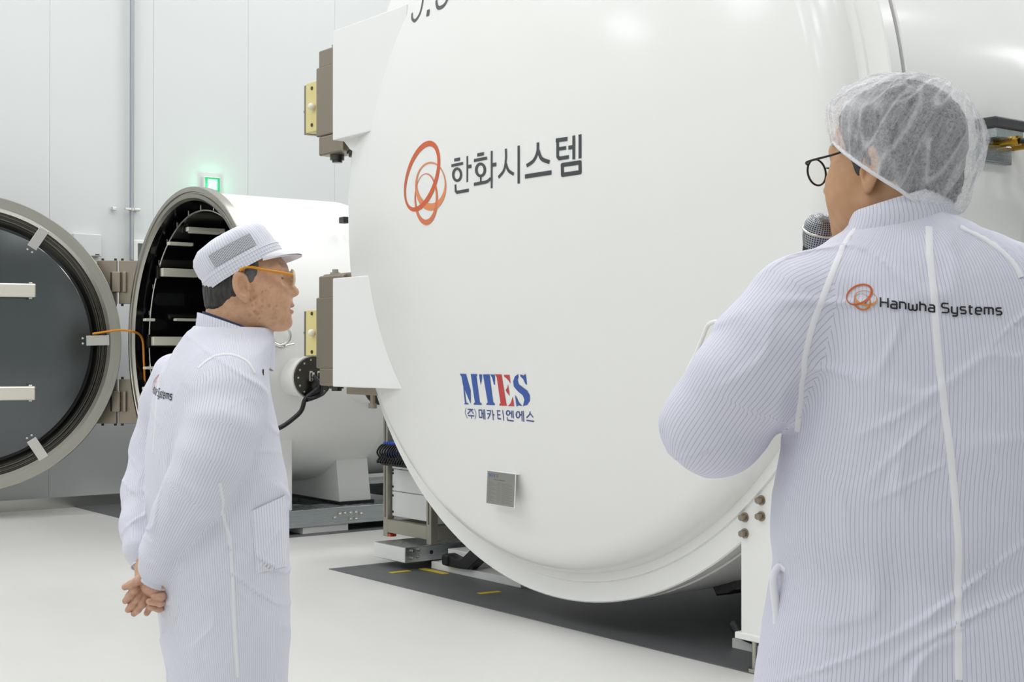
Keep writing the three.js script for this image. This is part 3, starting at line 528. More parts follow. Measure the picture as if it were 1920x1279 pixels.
// ---------------------------------------------------------------- wall fittings
{
  const z = ROOM.z0, c = onWall(242, 300);
  const o = thing('conduit', 'grey vertical conduit clipped to the white panel wall', 'conduit', [c.x, 0, z + 0.012]);
  const yb = onWall(242, 490).y;
  mk('pipe', bx(0.036, CEIL - yb, 0.04, 0, (CEIL + yb) / 2, 0.055, 0.012), std(0xa2a7ab, 0.4, 0.5), o);
  const cy = onWall(242, 394).y;
  mk('clamp', join([bx(0.15, 0.02, 0.02, 0.0, cy, 0.075, 0.004), rod([0, cy - 0.012, 0.06], [0, cy + 0.012, 0.06], 0.032, 14), bx(0.03, 0.03, 0.07, 0.06, cy, 0.03, 0.004)]), M.steelBright, o);
  mk('anchor', bx(0.04, 0.03, 0.05, -0.16, cy, 0.025, 0.004), M.steelBright, o);
  const bp = onWall(160, 460), ob = thing('wall_box', 'flat pale electrical box on the wall beside the open round door', 'box', [bp.x, bp.y, z]);
  mk('cover', bx(0.26, 0.2, 0.06, 0, 0, 0.03, 0.008), M.wall, ob); mk('badge', bx(0.04, 0.01, 0.004, 0.09, -0.085, 0.061, 0.001), M.black, ob);
  const wp = onWall(266, 474), ow = thing('wall_display', 'small white framed panel with dark screen behind the open vessel', 'panel', [wp.x, wp.y, z]);
  mk('frame', bx(0.2, 0.23, 0.04, 0, 0, 0.02, 0.006), M.white, ow); mk('screen', bx(0.13, 0.17, 0.006, 0.01, 0, 0.042, 0.002), std(0x555b58, 0.3), ow);
  const sp = onWall(394, 347), os = thing('exit_sign', 'lit green exit sign with white centre high on the wall', 'sign', [sp.x, sp.y, z]);
  mk('housing', bx(0.17, 0.15, 0.05, 0, 0, 0.025, 0.006), M.white, os);
  const tex = canvasTex(128, 112, (g) => { g.fillStyle = '#1fbf74'; g.fillRect(0, 0, 128, 112); g.fillStyle = '#e9fff4'; g.fillRect(22, 14, 84, 84); });
  mk('face', new THREE.BoxGeometry(0.155, 0.135, 0.006).translate(0, 0, 0.052), std(0x224433, 0.4, 0, { emissive: 0xffffff, emissiveMap: tex, emissiveIntensity: 1.1 }), os);
  const pl = new THREE.PointLight(0x66ffb0, 0.12); pl.position.set(0, 0, 0.12); os.add(pl);
}
console.log('fittings');
// ---------------------------------------------------------------- surfaces from distance fields
const smin = (a, b, k) => { const h = Math.max(k - Math.abs(a - b), 0) / k; return Math.min(a, b) - h * h * k * 0.25; };
const smax = (a, b, k) => -smin(-a, -b, k);
const clamp = (x, a, b) => Math.min(b, Math.max(a, x));
function sEll(x, y, z, cx, cy, cz, rx, ry, rz) { x -= cx; y -= cy; z -= cz; const k0 = Math.hypot(x / rx, y / ry, z / rz), k1 = Math.hypot(x / rx / rx, y / ry / ry, z / rz / rz); return k1 < 1e-9 ? -Math.min(rx, ry, rz) : k0 * (k0 - 1) / k1; }
function sCone(x, y, z, a, b, ra, rb) {
  const bx_ = b.x - a.x, by_ = b.y - a.y, bz_ = b.z - a.z, L = bx_ * bx_ + by_ * by_ + bz_ * bz_ || 1e-9;
  const t = clamp(((x - a.x) * bx_ + (y - a.y) * by_ + (z - a.z) * bz_) / L, 0, 1);
  return Math.hypot(x - a.x - bx_ * t, y - a.y - by_ * t, z - a.z - bz_ * t) - (ra + (rb - ra) * t);
}
// naive surface nets
function nets(f, lo, hi, cell) {
  const nx = Math.ceil((hi.x - lo.x) / cell) + 1, ny = Math.ceil((hi.y - lo.y) / cell) + 1, nz = Math.ceil((hi.z - lo.z) / cell) + 1;
  const v = new Float32Array(nx * ny * nz), id = (i, j, k) => (k * ny + j) * nx + i;
  const Q = 5, far = Q * cell * 1.9 + 0.012;
  for (let K = 0; K < nz; K += Q) for (let J = 0; J < ny; J += Q) for (let I = 0; I < nx; I += Q) {
    const m = (Q - 1) / 2, dc = f(lo.x + (I + m) * cell, lo.y + (J + m) * cell, lo.z + (K + m) * cell), skip = Math.abs(dc) > far;
    for (let k = K; k < Math.min(K + Q, nz); k++) for (let j = J; j < Math.min(J + Q, ny); j++) for (let i = I; i < Math.min(I + Q, nx); i++) v[id(i, j, k)] = skip ? dc : f(lo.x + i * cell, lo.y + j * cell, lo.z + k * cell);
  }
  const vi = new Int32Array(nx * ny * nz).fill(-1), pos = [], idx = [];
  const E = [[0, 1], [2, 3], [4, 5], [6, 7], [0, 2], [1, 3], [4, 6], [5, 7], [0, 4], [1, 5], [2, 6], [3, 7]], c = new Float32Array(8);
  for (let k = 0; k + 1 < nz; k++) for (let j = 0; j + 1 < ny; j++) for (let i = 0; i + 1 < nx; i++) {
    let neg = 0;
    for (let q = 0; q < 8; q++) { c[q] = v[id(i + (q & 1), j + (q >> 1 & 1), k + (q >> 2))]; if (c[q] < 0) neg++; }
    if (!neg || neg === 8) continue;
    let x = 0, y = 0, z = 0, n = 0;
    for (const [a, b] of E) if ((c[a] < 0) !== (c[b] < 0)) { const t = c[a] / (c[a] - c[b]); x += (a & 1) + ((b & 1) - (a & 1)) * t; y += (a >> 1 & 1) + ((b >> 1 & 1) - (a >> 1 & 1)) * t; z += (a >> 2) + ((b >> 2) - (a >> 2)) * t; n++; }
    vi[id(i, j, k)] = pos.length / 3; pos.push(lo.x + (i + x / n) * cell, lo.y + (j + y / n) * cell, lo.z + (k + z / n) * cell);
  }
  const quad = (a, b, c_, d, flip) => { if (a < 0 || b < 0 || c_ < 0 || d < 0) return; flip ? idx.push(a, c_, b, a, d, c_) : idx.push(a, b, c_, a, c_, d); };
  for (let k = 1; k + 1 < nz; k++) for (let j = 1; j + 1 < ny; j++) for (let i = 1; i + 1 < nx; i++) {
    const s = v[id(i, j, k)] < 0;
    if (s !== v[id(i + 1, j, k)] < 0) quad(vi[id(i, j - 1, k - 1)], vi[id(i, j, k - 1)], vi[id(i, j, k)], vi[id(i, j - 1, k)], !s);
    if (s !== v[id(i, j + 1, k)] < 0) quad(vi[id(i - 1, j, k - 1)], vi[id(i - 1, j, k)], vi[id(i, j, k)], vi[id(i, j, k - 1)], !s);
    if (s !== v[id(i, j, k + 1)] < 0) quad(vi[id(i - 1, j - 1, k)], vi[id(i, j - 1, k)], vi[id(i, j, k)], vi[id(i - 1, j, k)], !s);
  }
  const nor = new Float32Array(pos.length), e = cell * 0.6;
  for (let i = 0; i < pos.length; i += 3) {
    const x = pos[i], y = pos[i + 1], z = pos[i + 2];
    const gx = f(x + e, y, z) - f(x - e, y, z), gy = f(x, y + e, z) - f(x, y - e, z), gz = f(x, y, z + e) - f(x, y, z - e), l = Math.hypot(gx, gy, gz) || 1;
    nor[i] = gx / l; nor[i + 1] = gy / l; nor[i + 2] = gz / l;
  }
  const g = new THREE.BufferGeometry();
  g.setAttribute('position', new THREE.Float32BufferAttribute(pos, 3)); g.setAttribute('normal', new THREE.Float32BufferAttribute(nor, 3)); g.setIndex(idx); return g;
}
function colored(g, fn) {
  const p = g.attributes.position, c = new Float32Array(p.count * 3);
  for (let i = 0; i < p.count; i++) { const q = fn(p.getX(i), p.getY(i), p.getZ(i)); c[i * 3] = q[0]; c[i * 3 + 1] = q[1]; c[i * 3 + 2] = q[2]; }
  g.setAttribute('color', new THREE.Float32BufferAttribute(c, 3)); return g;
}
// keeps the triangles for which fn(centre) holds
function keep(g, fn) {
  const p = g.attributes.position, I = g.index.array, o = [];
  for (let i = 0; i < I.length; i += 3) { const c = [0, 1, 2].map((k) => (p.getComponent(I[i], k) + p.getComponent(I[i + 1], k) + p.getComponent(I[i + 2], k)) / 3); if (fn(...c)) o.push(I[i], I[i + 1], I[i + 2]); }
  g.setIndex(o); return g;
}
const joinSkin = (list) => mergeGeometries(list.map((g) => { const n = g.index ? g.toNonIndexed() : g; n.deleteAttribute('uv'); return n; }));

// a head that looks along +x, ear canals at the origin; s widens or narrows the cheeks
function headField(o) {
  const v = (x, y, z) => ({ x, y, z }), full = o.full;
  return (x, y, z0) => {
    const z = Math.abs(z0);
    let d = sEll(x, y, z, 0.008, 0.045 - (o.low ?? 0), 0, 0.095, 0.09 - (o.low ?? 0), 0.076);
    d = smin(d, sEll(x, y, z, 0.045, -0.02, 0, 0.066, 0.086, 0.06 + 0.004 * full), 0.03);
    d = smin(d, sCone(x, y, z, v(0.085, -0.07, 0.012), v(0.012, -0.052, 0.05), 0.027, 0.017), 0.025);
    d = smin(d, sEll(x, y, z, 0.066, -0.022, 0.034, 0.036, 0.036 + 0.006 * full, 0.026 + 0.005 * full), 0.025);
    d = smin(d, sCone(x, y, z, v(0.094, 0.045, 0), v(0.08, 0.043, 0.042), 0.014, 0.012), 0.014);
    d = smax(d, -sEll(x, y, z, 0.112, 0.02, 0.033, 0.02, 0.013, 0.02), 0.016);
    d = smin(d, sEll(x, y, z, 0.083, 0.02, 0.032, 0.0145, 0.0125, 0.015), 0.004);
    d = smin(d, sCone(x, y, z, v(0.104, 0.028, 0), v(0.12, -0.008, 0), 0.0085, 0.0105), 0.012);
    d = smin(d, sEll(x, y, z, 0.121, -0.0115, 0, 0.0135, 0.011, 0.013), 0.006);
    d = smin(d, sEll(x, y, z, 0.11, -0.0165, 0.0125, 0.011, 0.008, 0.0085), 0.006);
    d = smin(d, sEll(x, y, z, 0.097, -0.038, 0, 0.022, 0.02, 0.03), 0.012);
    d = smin(d, sEll(x, y, z, 0.107, -0.0425, 0, 0.0165, 0.0072, 0.023), 0.004);
    d = smin(d, sEll(x, y, z, 0.105, -0.0575, 0, 0.0165, 0.0078, 0.021), 0.004);
    d = smax(d, -sEll(x, y, z, 0.122, -0.05, 0, 0.016, 0.0016, 0.024), 0.003);
    d = smin(d, sEll(x, y, z, 0.095, -0.084, 0, 0.022, 0.018, 0.023), 0.014);
    d = smin(d, sCone(x, y, z, v(-0.022, -0.04, 0), v(o.neck[0], o.neck[1], 0), 0.056, 0.062), 0.03);
    // ear
    const ex = x - 0.0, ey = y + 0.002, c = Math.cos(0.2), s = Math.sin(0.2), rx = ex * c + ey * s, ry = -ex * s + ey * c, ez = z - 0.08 + ex * 0.35;
    let e = sEll(rx, ry, ez, 0, 0.004, 0, 0.02, 0.034, 0.0085);
    e = smin(e, sEll(rx, ry, ez, 0.004, -0.024, -0.002, 0.011, 0.013, 0.007), 0.008);
    e = smax(e, -sEll(rx, ry, ez, 0.004, 0.003, 0.008, 0.0115, 0.022, 0.0105), 0.003);
    e = smin(e, sEll(rx, ry, ez, 0.016, -0.004, 0.0, 0.006, 0.009, 0.006), 0.004);
    return smin(d, e, 0.004);
  };
}
function placed(g, pos, yaw, pitch = 0, roll = 0, scale = 1) {
  const m = new THREE.Matrix4().compose(pos, new THREE.Quaternion().setFromEuler(new THREE.Euler(roll, yaw, pitch, 'YZX')), V3(scale, scale, scale));
  return g.applyMatrix4(m);
}
// coat: torso given by rows, sleeves by chains; triangles take their stripes from the piece of cloth they belong to
function coatField(rows, chains, folds, k = 0.035) {
  const N = 400, y0 = rows[0].y, y1 = rows[rows.length - 1].y, tab = [];
  const cv = (key) => { const c = new THREE.CatmullRomCurve3(rows.map((r, i) => V3(r.y, r[key], 0)), false, 'centripetal'); const pts = c.getPoints(600); return (y) => { let a = 0, b = 600; while (b - a > 1) { const m = (a + b) >> 1; pts[m].x <= y ? a = m : b = m; } const t = clamp((y - pts[a].x) / (pts[b].x - pts[a].x || 1e-9), 0, 1); return pts[a].y + (pts[b].y - pts[a].y) * t; }; };
  const fs = ['cx', 'cz', 'a', 'b'].map(cv);
  for (let i = 0; i <= N; i++) { const y = y0 + (y1 - y0) * i / N; tab.push(fs.map((q) => q(y))); }
  const row = (y) => tab[clamp(Math.round((y - y0) / (y1 - y0) * N), 0, N)];
  const ph = rows.phi, ce = Math.cos(ph), se = Math.sin(ph);
  const loc = (x, y, z) => { const r = row(y), dx = x - r[0], dz = z - r[1]; return [dx * ce - dz * se, dx * se + dz * ce, r[2], r[3]]; };
  const torso = (x, y, z) => {
    const [p, q, a, b] = loc(x, y, z), pw = 2.25, k0 = Math.pow(Math.pow(Math.abs(p / a), pw) + Math.pow(Math.abs(q / b), pw), 1 / pw);
    const l = Math.hypot(p, q), d = l < 1e-6 ? -Math.min(a, b) : l * (1 - 1 / k0);
    return Math.max(d * 0.9, y - y1, y0 - y);
  };
  const arm = (ch, x, y, z) => { let d = 1e9; for (let i = 0; i + 1 < ch.length; i++) d = smin(d, sCone(x, y, z, ch[i].p, ch[i + 1].p, ch[i].r, ch[i + 1].r), 0.02); return d; };
  const f = (x, y, z) => { let d = torso(x, y, z); const kk = typeof k === 'function' ? k(y) : k; for (const c of chains) d = smin(d, arm(c, x, y, z), kk); return Math.abs(d) < 0.05 ? d - folds(x, y, z) : d; };
  const which = (x, y, z) => { let w = -1, best = torso(x, y, z); chains.forEach((c, i) => { const d = arm(c, x, y, z); if (d < best) { best = d; w = i; } }); return w; };
  // turning frames along each sleeve
  const frames = chains.map((c) => {
    let ref = V3(0, 0, 1), acc = 0; return c.slice(0, -1).map((q, i) => {
      const t = c[i + 1].p.clone().sub(q.p), l = t.length(); t.normalize(); const e1 = ref.clone().addScaledVector(t, -ref.dot(t)).normalize(), e2 = t.clone().cross(e1); ref = e1;
      const o = { p: q.p, t, e1, e2, acc, l }; acc += l; return o;
    });
  });
  const uvAt = (w, x, y, z) => {
    if (w < 0) { const [p, q, a, b] = loc(x, y, z); return [Math.atan2(q / b, p / a) * rows.rr, y, rows.rr]; }
    let best = 1e9, out; for (const fr of frames[w]) { const dx = x - fr.p.x, dy = y - fr.p.y, dz = z - fr.p.z, s = clamp(dx * fr.t.x + dy * fr.t.y + dz * fr.t.z, 0, fr.l); const rx = dx - fr.t.x * s, ry = dy - fr.t.y * s, rz = dz - fr.t.z * s, d = Math.hypot(rx, ry, rz); if (d < best) { best = d; out = [Math.atan2(rx * fr.e2.x + ry * fr.e2.y + rz * fr.e2.z, rx * fr.e1.x + ry * fr.e1.y + rz * fr.e1.z) * 0.074, fr.acc + s, 0.074]; } }
    return out;
  };
  function cloth(g) {
    const p = g.attributes.position, n = g.attributes.normal, I = g.index.array, P = [], Nn = [], U = [];
    for (let i = 0; i < I.length; i += 3) {
      const t = [I[i], I[i + 1], I[i + 2]], c = [0, 1, 2].map((k_) => (p.getComponent(t[0], k_) + p.getComponent(t[1], k_) + p.getComponent(t[2], k_)) / 3), w = which(...c);
      const us = t.map((q) => uvAt(w, p.getX(q), p.getY(q), p.getZ(q))), R = us[0][2] * Math.PI * 2;
      for (let q = 1; q < 3; q++) { while (us[q][0] - us[0][0] > R / 2) us[q][0] -= R; while (us[q][0] - us[0][0] < -R / 2) us[q][0] += R; }
      t.forEach((q, j) => { P.push(p.getX(q), p.getY(q), p.getZ(q)); Nn.push(n.getX(q), n.getY(q), n.getZ(q)); U.push(us[j][0], us[j][1]); });
    }
    const o = new THREE.BufferGeometry(); o.setAttribute('position', new THREE.Float32BufferAttribute(P, 3)); o.setAttribute('normal', new THREE.Float32BufferAttribute(Nn, 3)); o.setAttribute('uv', new THREE.Float32BufferAttribute(U, 2)); return o;
  }
  return { f, cloth, loc, row, ce, se };
}
const normalOf = (f, p, e = 0.004) => V3(f(p.x + e, p.y, p.z) - f(p.x - e, p.y, p.z), f(p.x, p.y + e, p.z) - f(p.x, p.y - e, p.z), f(p.x, p.y, p.z + e) - f(p.x, p.y, p.z - e)).normalize();
const march = (f, o, d, t, end) => { for (let i = 0; i < 200 && t < end; i++) { const p = o.clone().addScaledVector(d, t), s = f(p.x, p.y, p.z); if (s < 0.0006) return p; t += Math.max(s * 0.6, 0.0008); } return null; };
const stripeTex = dataTex(512, 64, (u) => { const s = (u * 16) % 1, l = Math.exp(-(((s - 0.5) / 0.07) ** 2)), h = Math.exp(-(((((s + 0.5) % 1) - 0.5) / 0.05) ** 2)); return [239 - 52 * l, 240 - 51 * l, 245 - 45 * l]; }, { rep: [1 / 0.104, 1] });
const weave = dataTex(256, 256, (u, v) => [128 + 60 * tileNoise(u, v, 30, 12, 21) + 30 * tileNoise(u, v, 60, 50, 22)], { srgb: false, rep: [4, 4] });
const coatMat = (color) => phys({ color, roughness: 0.62, map: stripeTex, bumpMap: weave, bumpScale: 0.0012, sheen: 0.25, sheenRoughness: 0.5, side: THREE.DoubleSide });
const plainCloth = phys({ color: 0xebebf0, roughness: 0.6, side: THREE.DoubleSide });
const skinMat = phys({ color: 0xffffff, vertexColors: true, roughness: 0.5, sheen: 0.1 });
// stand-up band with thickness: rings of points, bottom to top
function band(rings, t = 0.003) {
  const m = rings.length, n = rings[0].length, pos = [], uv = [], idx = [], put = (p, u, v) => { pos.push(p.x, p.y, p.z); uv.push(u, v); };
  const cen = rings.map((r) => r.reduce((a, p) => a.add(p), V3(0, 0, 0)).multiplyScalar(1 / n));
  const lay = [...rings.map((r, i) => [r, i]), ...rings.map((r, i) => [r.map((p) => p.clone().addScaledVector(V3(cen[i].x - p.x, 0, cen[i].z - p.z).normalize(), t)), i]).reverse()];
  for (const [r, i] of lay) for (let j = 0; j <= n; j++) { const p = r[j % n]; put(p, j / n * 0.5, p.y); }
  for (let i = 0; i + 1 < lay.length; i++) for (let j = 0; j < n; j++) { const a = i * (n + 1) + j; idx.push(a, a + 1, a + n + 2, a, a + n + 2, a + n + 1); }
  const g = new THREE.BufferGeometry(); g.setAttribute('position', new THREE.Float32BufferAttribute(pos, 3)); g.setAttribute('uv', new THREE.Float32BufferAttribute(uv, 2)); g.setIndex(idx); g.computeVertexNormals(); return g;
}
function surfStrip(f, pts, w, off = 0.0012) { // a sewn strip lying on the cloth; pts are near the surface
  const c = new THREE.CatmullRomCurve3(pts).getPoints(pts.length * 6), pos = [], idx = [];
  c.forEach((p, i) => {
    const t = c[Math.min(i + 1, c.length - 1)].clone().sub(c[Math.max(i - 1, 0)]).normalize(); let n = normalOf(f, p);
    for (let q = 0; q < 4; q++) p.addScaledVector(n, -f(p.x, p.y, p.z)); const s = t.clone().cross(n).normalize();
    for (const [a, o] of [[-1, -0.002], [-0.8, 1], [0.8, 1], [1, -0.002]]) { const v = p.clone().addScaledVector(s, a * w / 2); v.addScaledVector(n, -f(v.x, v.y, v.z) + (o > 0 ? off : -0.001)); pos.push(v.x, v.y, v.z); }
    if (i) for (let k = 0; k < 3; k++) { const a = (i - 1) * 4 + k; idx.push(a, a + 1, a + 5, a, a + 5, a + 4); }
  });
  const g = new THREE.BufferGeometry(); g.setAttribute('position', new THREE.Float32BufferAttribute(pos, 3)); g.setIndex(idx); g.computeVertexNormals(); return g;
}
function patch(fn, nx, ny) { const pos = [], uv = [], idx = []; for (let j = 0; j <= ny; j++) for (let i = 0; i <= nx; i++) { const p = fn(i / nx, j / ny); pos.push(p.x, p.y, p.z); uv.push(i / nx, j / ny); if (i < nx && j < ny) { const a = j * (nx + 1) + i; idx.push(a, a + 1, a + nx + 2, a, a + nx + 2, a + nx + 1); } } const g = new THREE.BufferGeometry(); g.setAttribute('position', new THREE.Float32BufferAttribute(pos, 3)); g.setAttribute('uv', new THREE.Float32BufferAttribute(uv, 2)); g.setIndex(idx); g.computeVertexNormals(); return g; }
const backTex = canvasTex(1400, 380, (g) => {
  const lg = pen(g, ([x, y]) => [8 + (x - 60) * 0.66, 36 + (y - 110) * 0.31], 0.5); ringLogo(lg, ['#c65a12', '#cf8a4a', '#cb7330']);
  systemsText(pen(g, (p) => p, 1), '#0d0e11', 318, 236, 86, 0.17);
});
// simple lower body and shoes so that the figures stand on the floor
function lowerBody(parent, hipY, cx, cz, fw, hemY, lat) {
  const f = V3(Math.cos(fw), 0, -Math.sin(fw)), s = V3(Math.sin(fw), 0, Math.cos(fw)), gs = [];
  for (const k of [1, -1]) {
    const hip = V3(cx, hipY, cz).addScaledVector(s, k * 0.085), knee = V3(cx, 0.5, cz).addScaledVector(s, k * 0.095).addScaledVector(f, 0.02), ank = V3(cx, 0.1, cz).addScaledVector(s, k * 0.1);
    gs.push(rod(hip.toArray(), knee.toArray(), 0.085, 20, 0.062), new THREE.SphereGeometry(0.064, 16, 12).translate(...knee.toArray()), rod(knee.toArray(), ank.toArray(), 0.064, 20, 0.052));
    const sh = new THREE.SphereGeometry(1, 24, 16, 0, Math.PI * 2, 0, Math.PI / 2).scale(0.135, 0.09, 0.05); sh.rotateY(fw); sh.translate(ank.x + f.x * 0.055, 0.002, ank.z + f.z * 0.055);
    mk('shoe', join([sh, rod([ank.x + f.x * 0.055, 0.001, ank.z + f.z * 0.055], [ank.x + f.x * 0.055, 0.004, ank.z + f.z * 0.055], 0.05, 16)]), M.white, parent);
  }
  mk('trousers', join(gs), plainCloth, parent);
}

// ---------------------------------------------------------------- the older man in profile, hands clasped behind him
{
  const D = 3.25, ori = atDepth(420, 900, D), fw = THREE.MathUtils.degToRad(25);
  const hp = toHall(V3(ori.x, 0, -D));
  const man = thing('person', 'man in peaked white cap and striped white cleanroom coat, hands clasped behind his back', 'person', [hp.x, 0, hp.z], YAW, 'people in white coats');
  const P = (px, py, z = 0) => { const p = atDepth(px, py, D - z); return V3(p.x - ori.x, p.y, z); }, S = D / F;
  const rows = [[1440, 318, 538, 0.2], [1279, 308, 540, 0.2], [1180, 297, 545, 0.2], [1100, 291, 544, 0.195], [1040, 284, 544, 0.195], [960, 277, 543, 0.195], [900, 272, 539, 0.195], [850, 271, 530, 0.198], [790, 276, 521, 0.203], [740, 284, 514, 0.203], [700, 297, 511, 0.193], [672, 314, 511, 0.172], [648, 332, 513, 0.14], [628, 350, 512, 0.1], [612, 368, 508, 0.08]].map(([y, l, r, b]) => {
    const h = (r - l) / 2 * S, a = Math.sqrt(Math.max(h * h - (b * Math.sin(fw)) ** 2, 0.0025)) / Math.cos(fw); return { y: P(400, y).y, cx: P((l + r) / 2, y).x, cz: 0, a, b };
  });
  rows.phi = fw; rows.rr = 0.2;
  const ch = (list) => list.map(([x, y, r, z]) => ({ p: P(x, y, z), r: r * S }));
  const near = ch([[420, 708, 46, 0.11], [424, 745, 55, 0.14], [415, 800, 61, 0.175], [398, 855, 61, 0.19], [374, 910, 57, 0.19], [343, 968, 51, 0.16], [312, 1035, 40, 0.13], [302, 1058, 36, 0.115], [297, 1070, 22, 0.112]]);
  const far = ch([[330, 705, 44, -0.13], [310, 760, 46, -0.15], [290, 840, 44, -0.15], [272, 920, 42, -0.1], [263, 985, 36, -0.03], [262, 1030, 27, 0.02], [264, 1050, 18, 0.035]]);
  const folds = (x, y, z) => {
    let d = 0.0035 * noise3(x * 3, y * 2 + x * 2, z * 3) + 0.001 * noise3(x * 9 + y * 4, y * 5, z * 8);
    const r = noise3(x * 4 + y * 5, y * 6 - x * 5, z * 3.5); d += 0.0045 * clamp((1.25 - y) / 0.15, 0.25, 1) * Math.exp(-((r / 0.14) ** 2)) * clamp(0.5 + noise3(x * 2 + 4, y * 2, z * 2), 0, 1);
    const c = noise3(x * 2 + 5, y * 9 + x * 6, z * 2); d += 0.004 * Math.exp(-((c / 0.12) ** 2)) * clamp(0.3 + noise3(x * 3, y * 3 + 7, z * 3), 0, 1);
    return d;
  };
  const cf = coatField(rows, [near, far], folds, (y) => 0.012 + 0.04 * clamp((y - 1.15) / 0.18, 0, 1));
  const lo = V3(-0.27, rows[0].y - 0.02, -0.26), hi = V3(0.2, rows[rows.length - 1].y + 0.02, 0.3);
  const hem = rows[0].y + 0.012;
  const coat = mk('coat', cf.cloth(nets(cf.f, lo, hi, 0.0065)), coatMat(0xf0f0f6), man);
  coat.userData.label = 'white cleanroom coat with fine dark pinstripes';
  // gathered cuffs
  const gather = (c, dir, r, l) => { const q = new THREE.Quaternion().setFromUnitVectors(V3(0, 1, 0), dir.clone().normalize()); const rings = []; for (let i = 0; i <= 5; i++) rings.push(Array.from({ length: 60 }, (_, j) => { const a = j / 60 * Math.PI * 2, rr = r * (1 + 0.05 * Math.sin(j * 60 / 60 * 1.9 * 3.3) + 0.02 * Math.sin(j * 2.4)) * (1 - 0.1 * Math.sin(i / 5 * Math.PI)); return V3(Math.cos(a) * rr, (i / 5 - 0.5) * l, Math.sin(a) * rr).applyQuaternion(q).add(c); })); return band(rings, 0.003); };
  mk('cuff', gather(P(295, 1083, 0.112), P(289, 1091, 0.11).sub(P(301, 1062, 0.115)), 0.0365, 0.028), coatMat(0xf0f0f6), man);
  mk('cuff', gather(P(265, 1053, 0.037), P(267, 1060, 0.04).sub(P(262, 1030, 0.02)), 0.026, 0.022), coatMat(0xf0f0f6), man);
  // collar
  const e1 = V3(Math.cos(fw), 0, -Math.sin(fw)), e2 = V3(Math.sin(fw), 0, Math.cos(fw));
  const ring = (px, py, a, b, tilt) => Array.from({ length: 48 }, (_, j) => { const t = j / 48 * Math.PI * 2; return P(px, py).addScaledVector(e1, a * Math.cos(t)).addScaledVector(e2, b * Math.sin(t)).add(V3(0, -tilt * Math.cos(t) - 0.006 * Math.sin(t), 0)); });
  mk('collar', band([ring(441, 660, 0.09, 0.088, 0.045), ring(442, 640, 0.092, 0.084, 0.04), ring(443, 622, 0.091, 0.078, 0.034), ring(443, 611, 0.0905, 0.075, 0.03)], 0.004), coatMat(0xf0f0f6), man);
  mk('shirt_collar', band([ring(443, 622, 0.08, 0.068, 0.03), ring(444, 607, 0.0795, 0.066, 0.028)], 0.003), std(0x2b395c, 0.7), man).userData.label = 'navy shirt collar showing above the coat';
  // seams, pocket, zip
  const near3 = (px, py) => { const o = V3(-ori.x, EYE, D), d = viewRay(px, py); return march(cf.f, o, d.normalize(), 2.7, 3.7) ?? P(px, py, 0.12); };
  for (const list of [[[412, 905], [417, 960], [430, 1010], [436, 1090], [440, 1180], [446, 1270]], [[372, 690], [395, 672], [428, 664], [462, 676], [478, 700]], [[298, 712], [291, 780], [287, 850]]]) mk('seam', surfStrip(cf.f, list.map(([x, y]) => near3(x, y)), 0.008), plainCloth, man);
  const pk = [[471, 958], [534, 928], [538, 1062], [480, 1076]];
  const pkt = mk('pocket', patch((u, v) => { const x = (pk[3][0] * (1 - u) + pk[2][0] * u) * (1 - v) + (pk[0][0] * (1 - u) + pk[1][0] * u) * v, y = (pk[3][1] * (1 - u) + pk[2][1] * u) * (1 - v) + (pk[0][1] * (1 - u) + pk[1][1] * u) * v; const p = near3(x, y); return p.addScaledVector(normalOf(cf.f, p), 0.004 * Math.min(1, 8 * Math.min(u, 1 - u, v * 2, 1)) + 0.0005); }, 20, 24), coatMat(0xf7f7fb), man);
  { const uv = pkt.geometry.attributes.uv; for (let i = 0; i < uv.count; i++) uv.setXY(i, uv.getX(i) * 0.085, uv.getY(i) * 0.15); }
  const zp = near3(494, 698); mk('zip_pull', bx(0.0035, 0.014, 0.003, zp.x, zp.y, zp.z + 0.003, 0.001), M.steelDark, man);
  // lettering across the back
  {
    const yR = P(300, 748).y, at = (t, y) => { const r = cf.row(y); let p; const dir = V3(Math.cos(t) * cf.ce + Math.sin(t) * cf.se, 0, -Math.cos(t) * cf.se + Math.sin(t) * cf.ce); p = march((x, y_, z) => cf.f(x, y_, z), V3(r[0], y, r[1]).addScaledVector(dir, 0.45), dir.clone().negate(), 0, 0.45) ?? V3(r[0], y, r[1]).addScaledVector(dir, 0.12); return p; };
    let t0 = Math.PI * 0.5; for (let t = Math.PI * 0.55; t < Math.PI * 1.3; t += 0.01) { const p = at(t, yR); if (p.x < P(329, 745, p.z).x) { t0 = t; break; } }
    const W = 0.27, H = W * 380 / 1400;
    // walk round the back from the right-hand end of the line
    const ang = [t0]; { let t = t0, acc = 0, q = at(t, yR); while (acc < W && t < t0 + 3) { const n = at(t + 0.02, yR); acc += n.distanceTo(q); t += 0.02; q = n; if (acc >= W * ang.length / 30) ang.push(t); } while (ang.length < 32) ang.push(t); }
    mk('back_lettering', patch((u, v) => { const t = ang[Math.round((1 - u) * 30)], p = at(t, yR + (v - 0.36) * H + (1 - u) * 0.02); return p.addScaledVector(normalOf(cf.f, p), 0.0016); }, 30, 10), std(0xffffff, 0.6, 0, { map: backTex, transparent: true, side: THREE.DoubleSide }), man).userData.label = 'dark printed company name';
  }
  // body: head, neck, hands and what the coat hides, one surface
  const hc = P(452, 540), hy = THREE.MathUtils.degToRad(12);
  const hf = headField({ full: 1, low: 0.008, neck: [-0.045, -0.17] });
  let head = nets(hf, V3(-0.125, -0.24, -0.11), V3(0.15, 0.15, 0.11), 0.0025);
  const spot = []; for (let i = 0; i < 34; i++) spot.push([0.015 + 0.065 * rnd(), -0.075 + 0.075 * rnd(), 0.0012 + 0.0024 * rnd() * rnd()]);
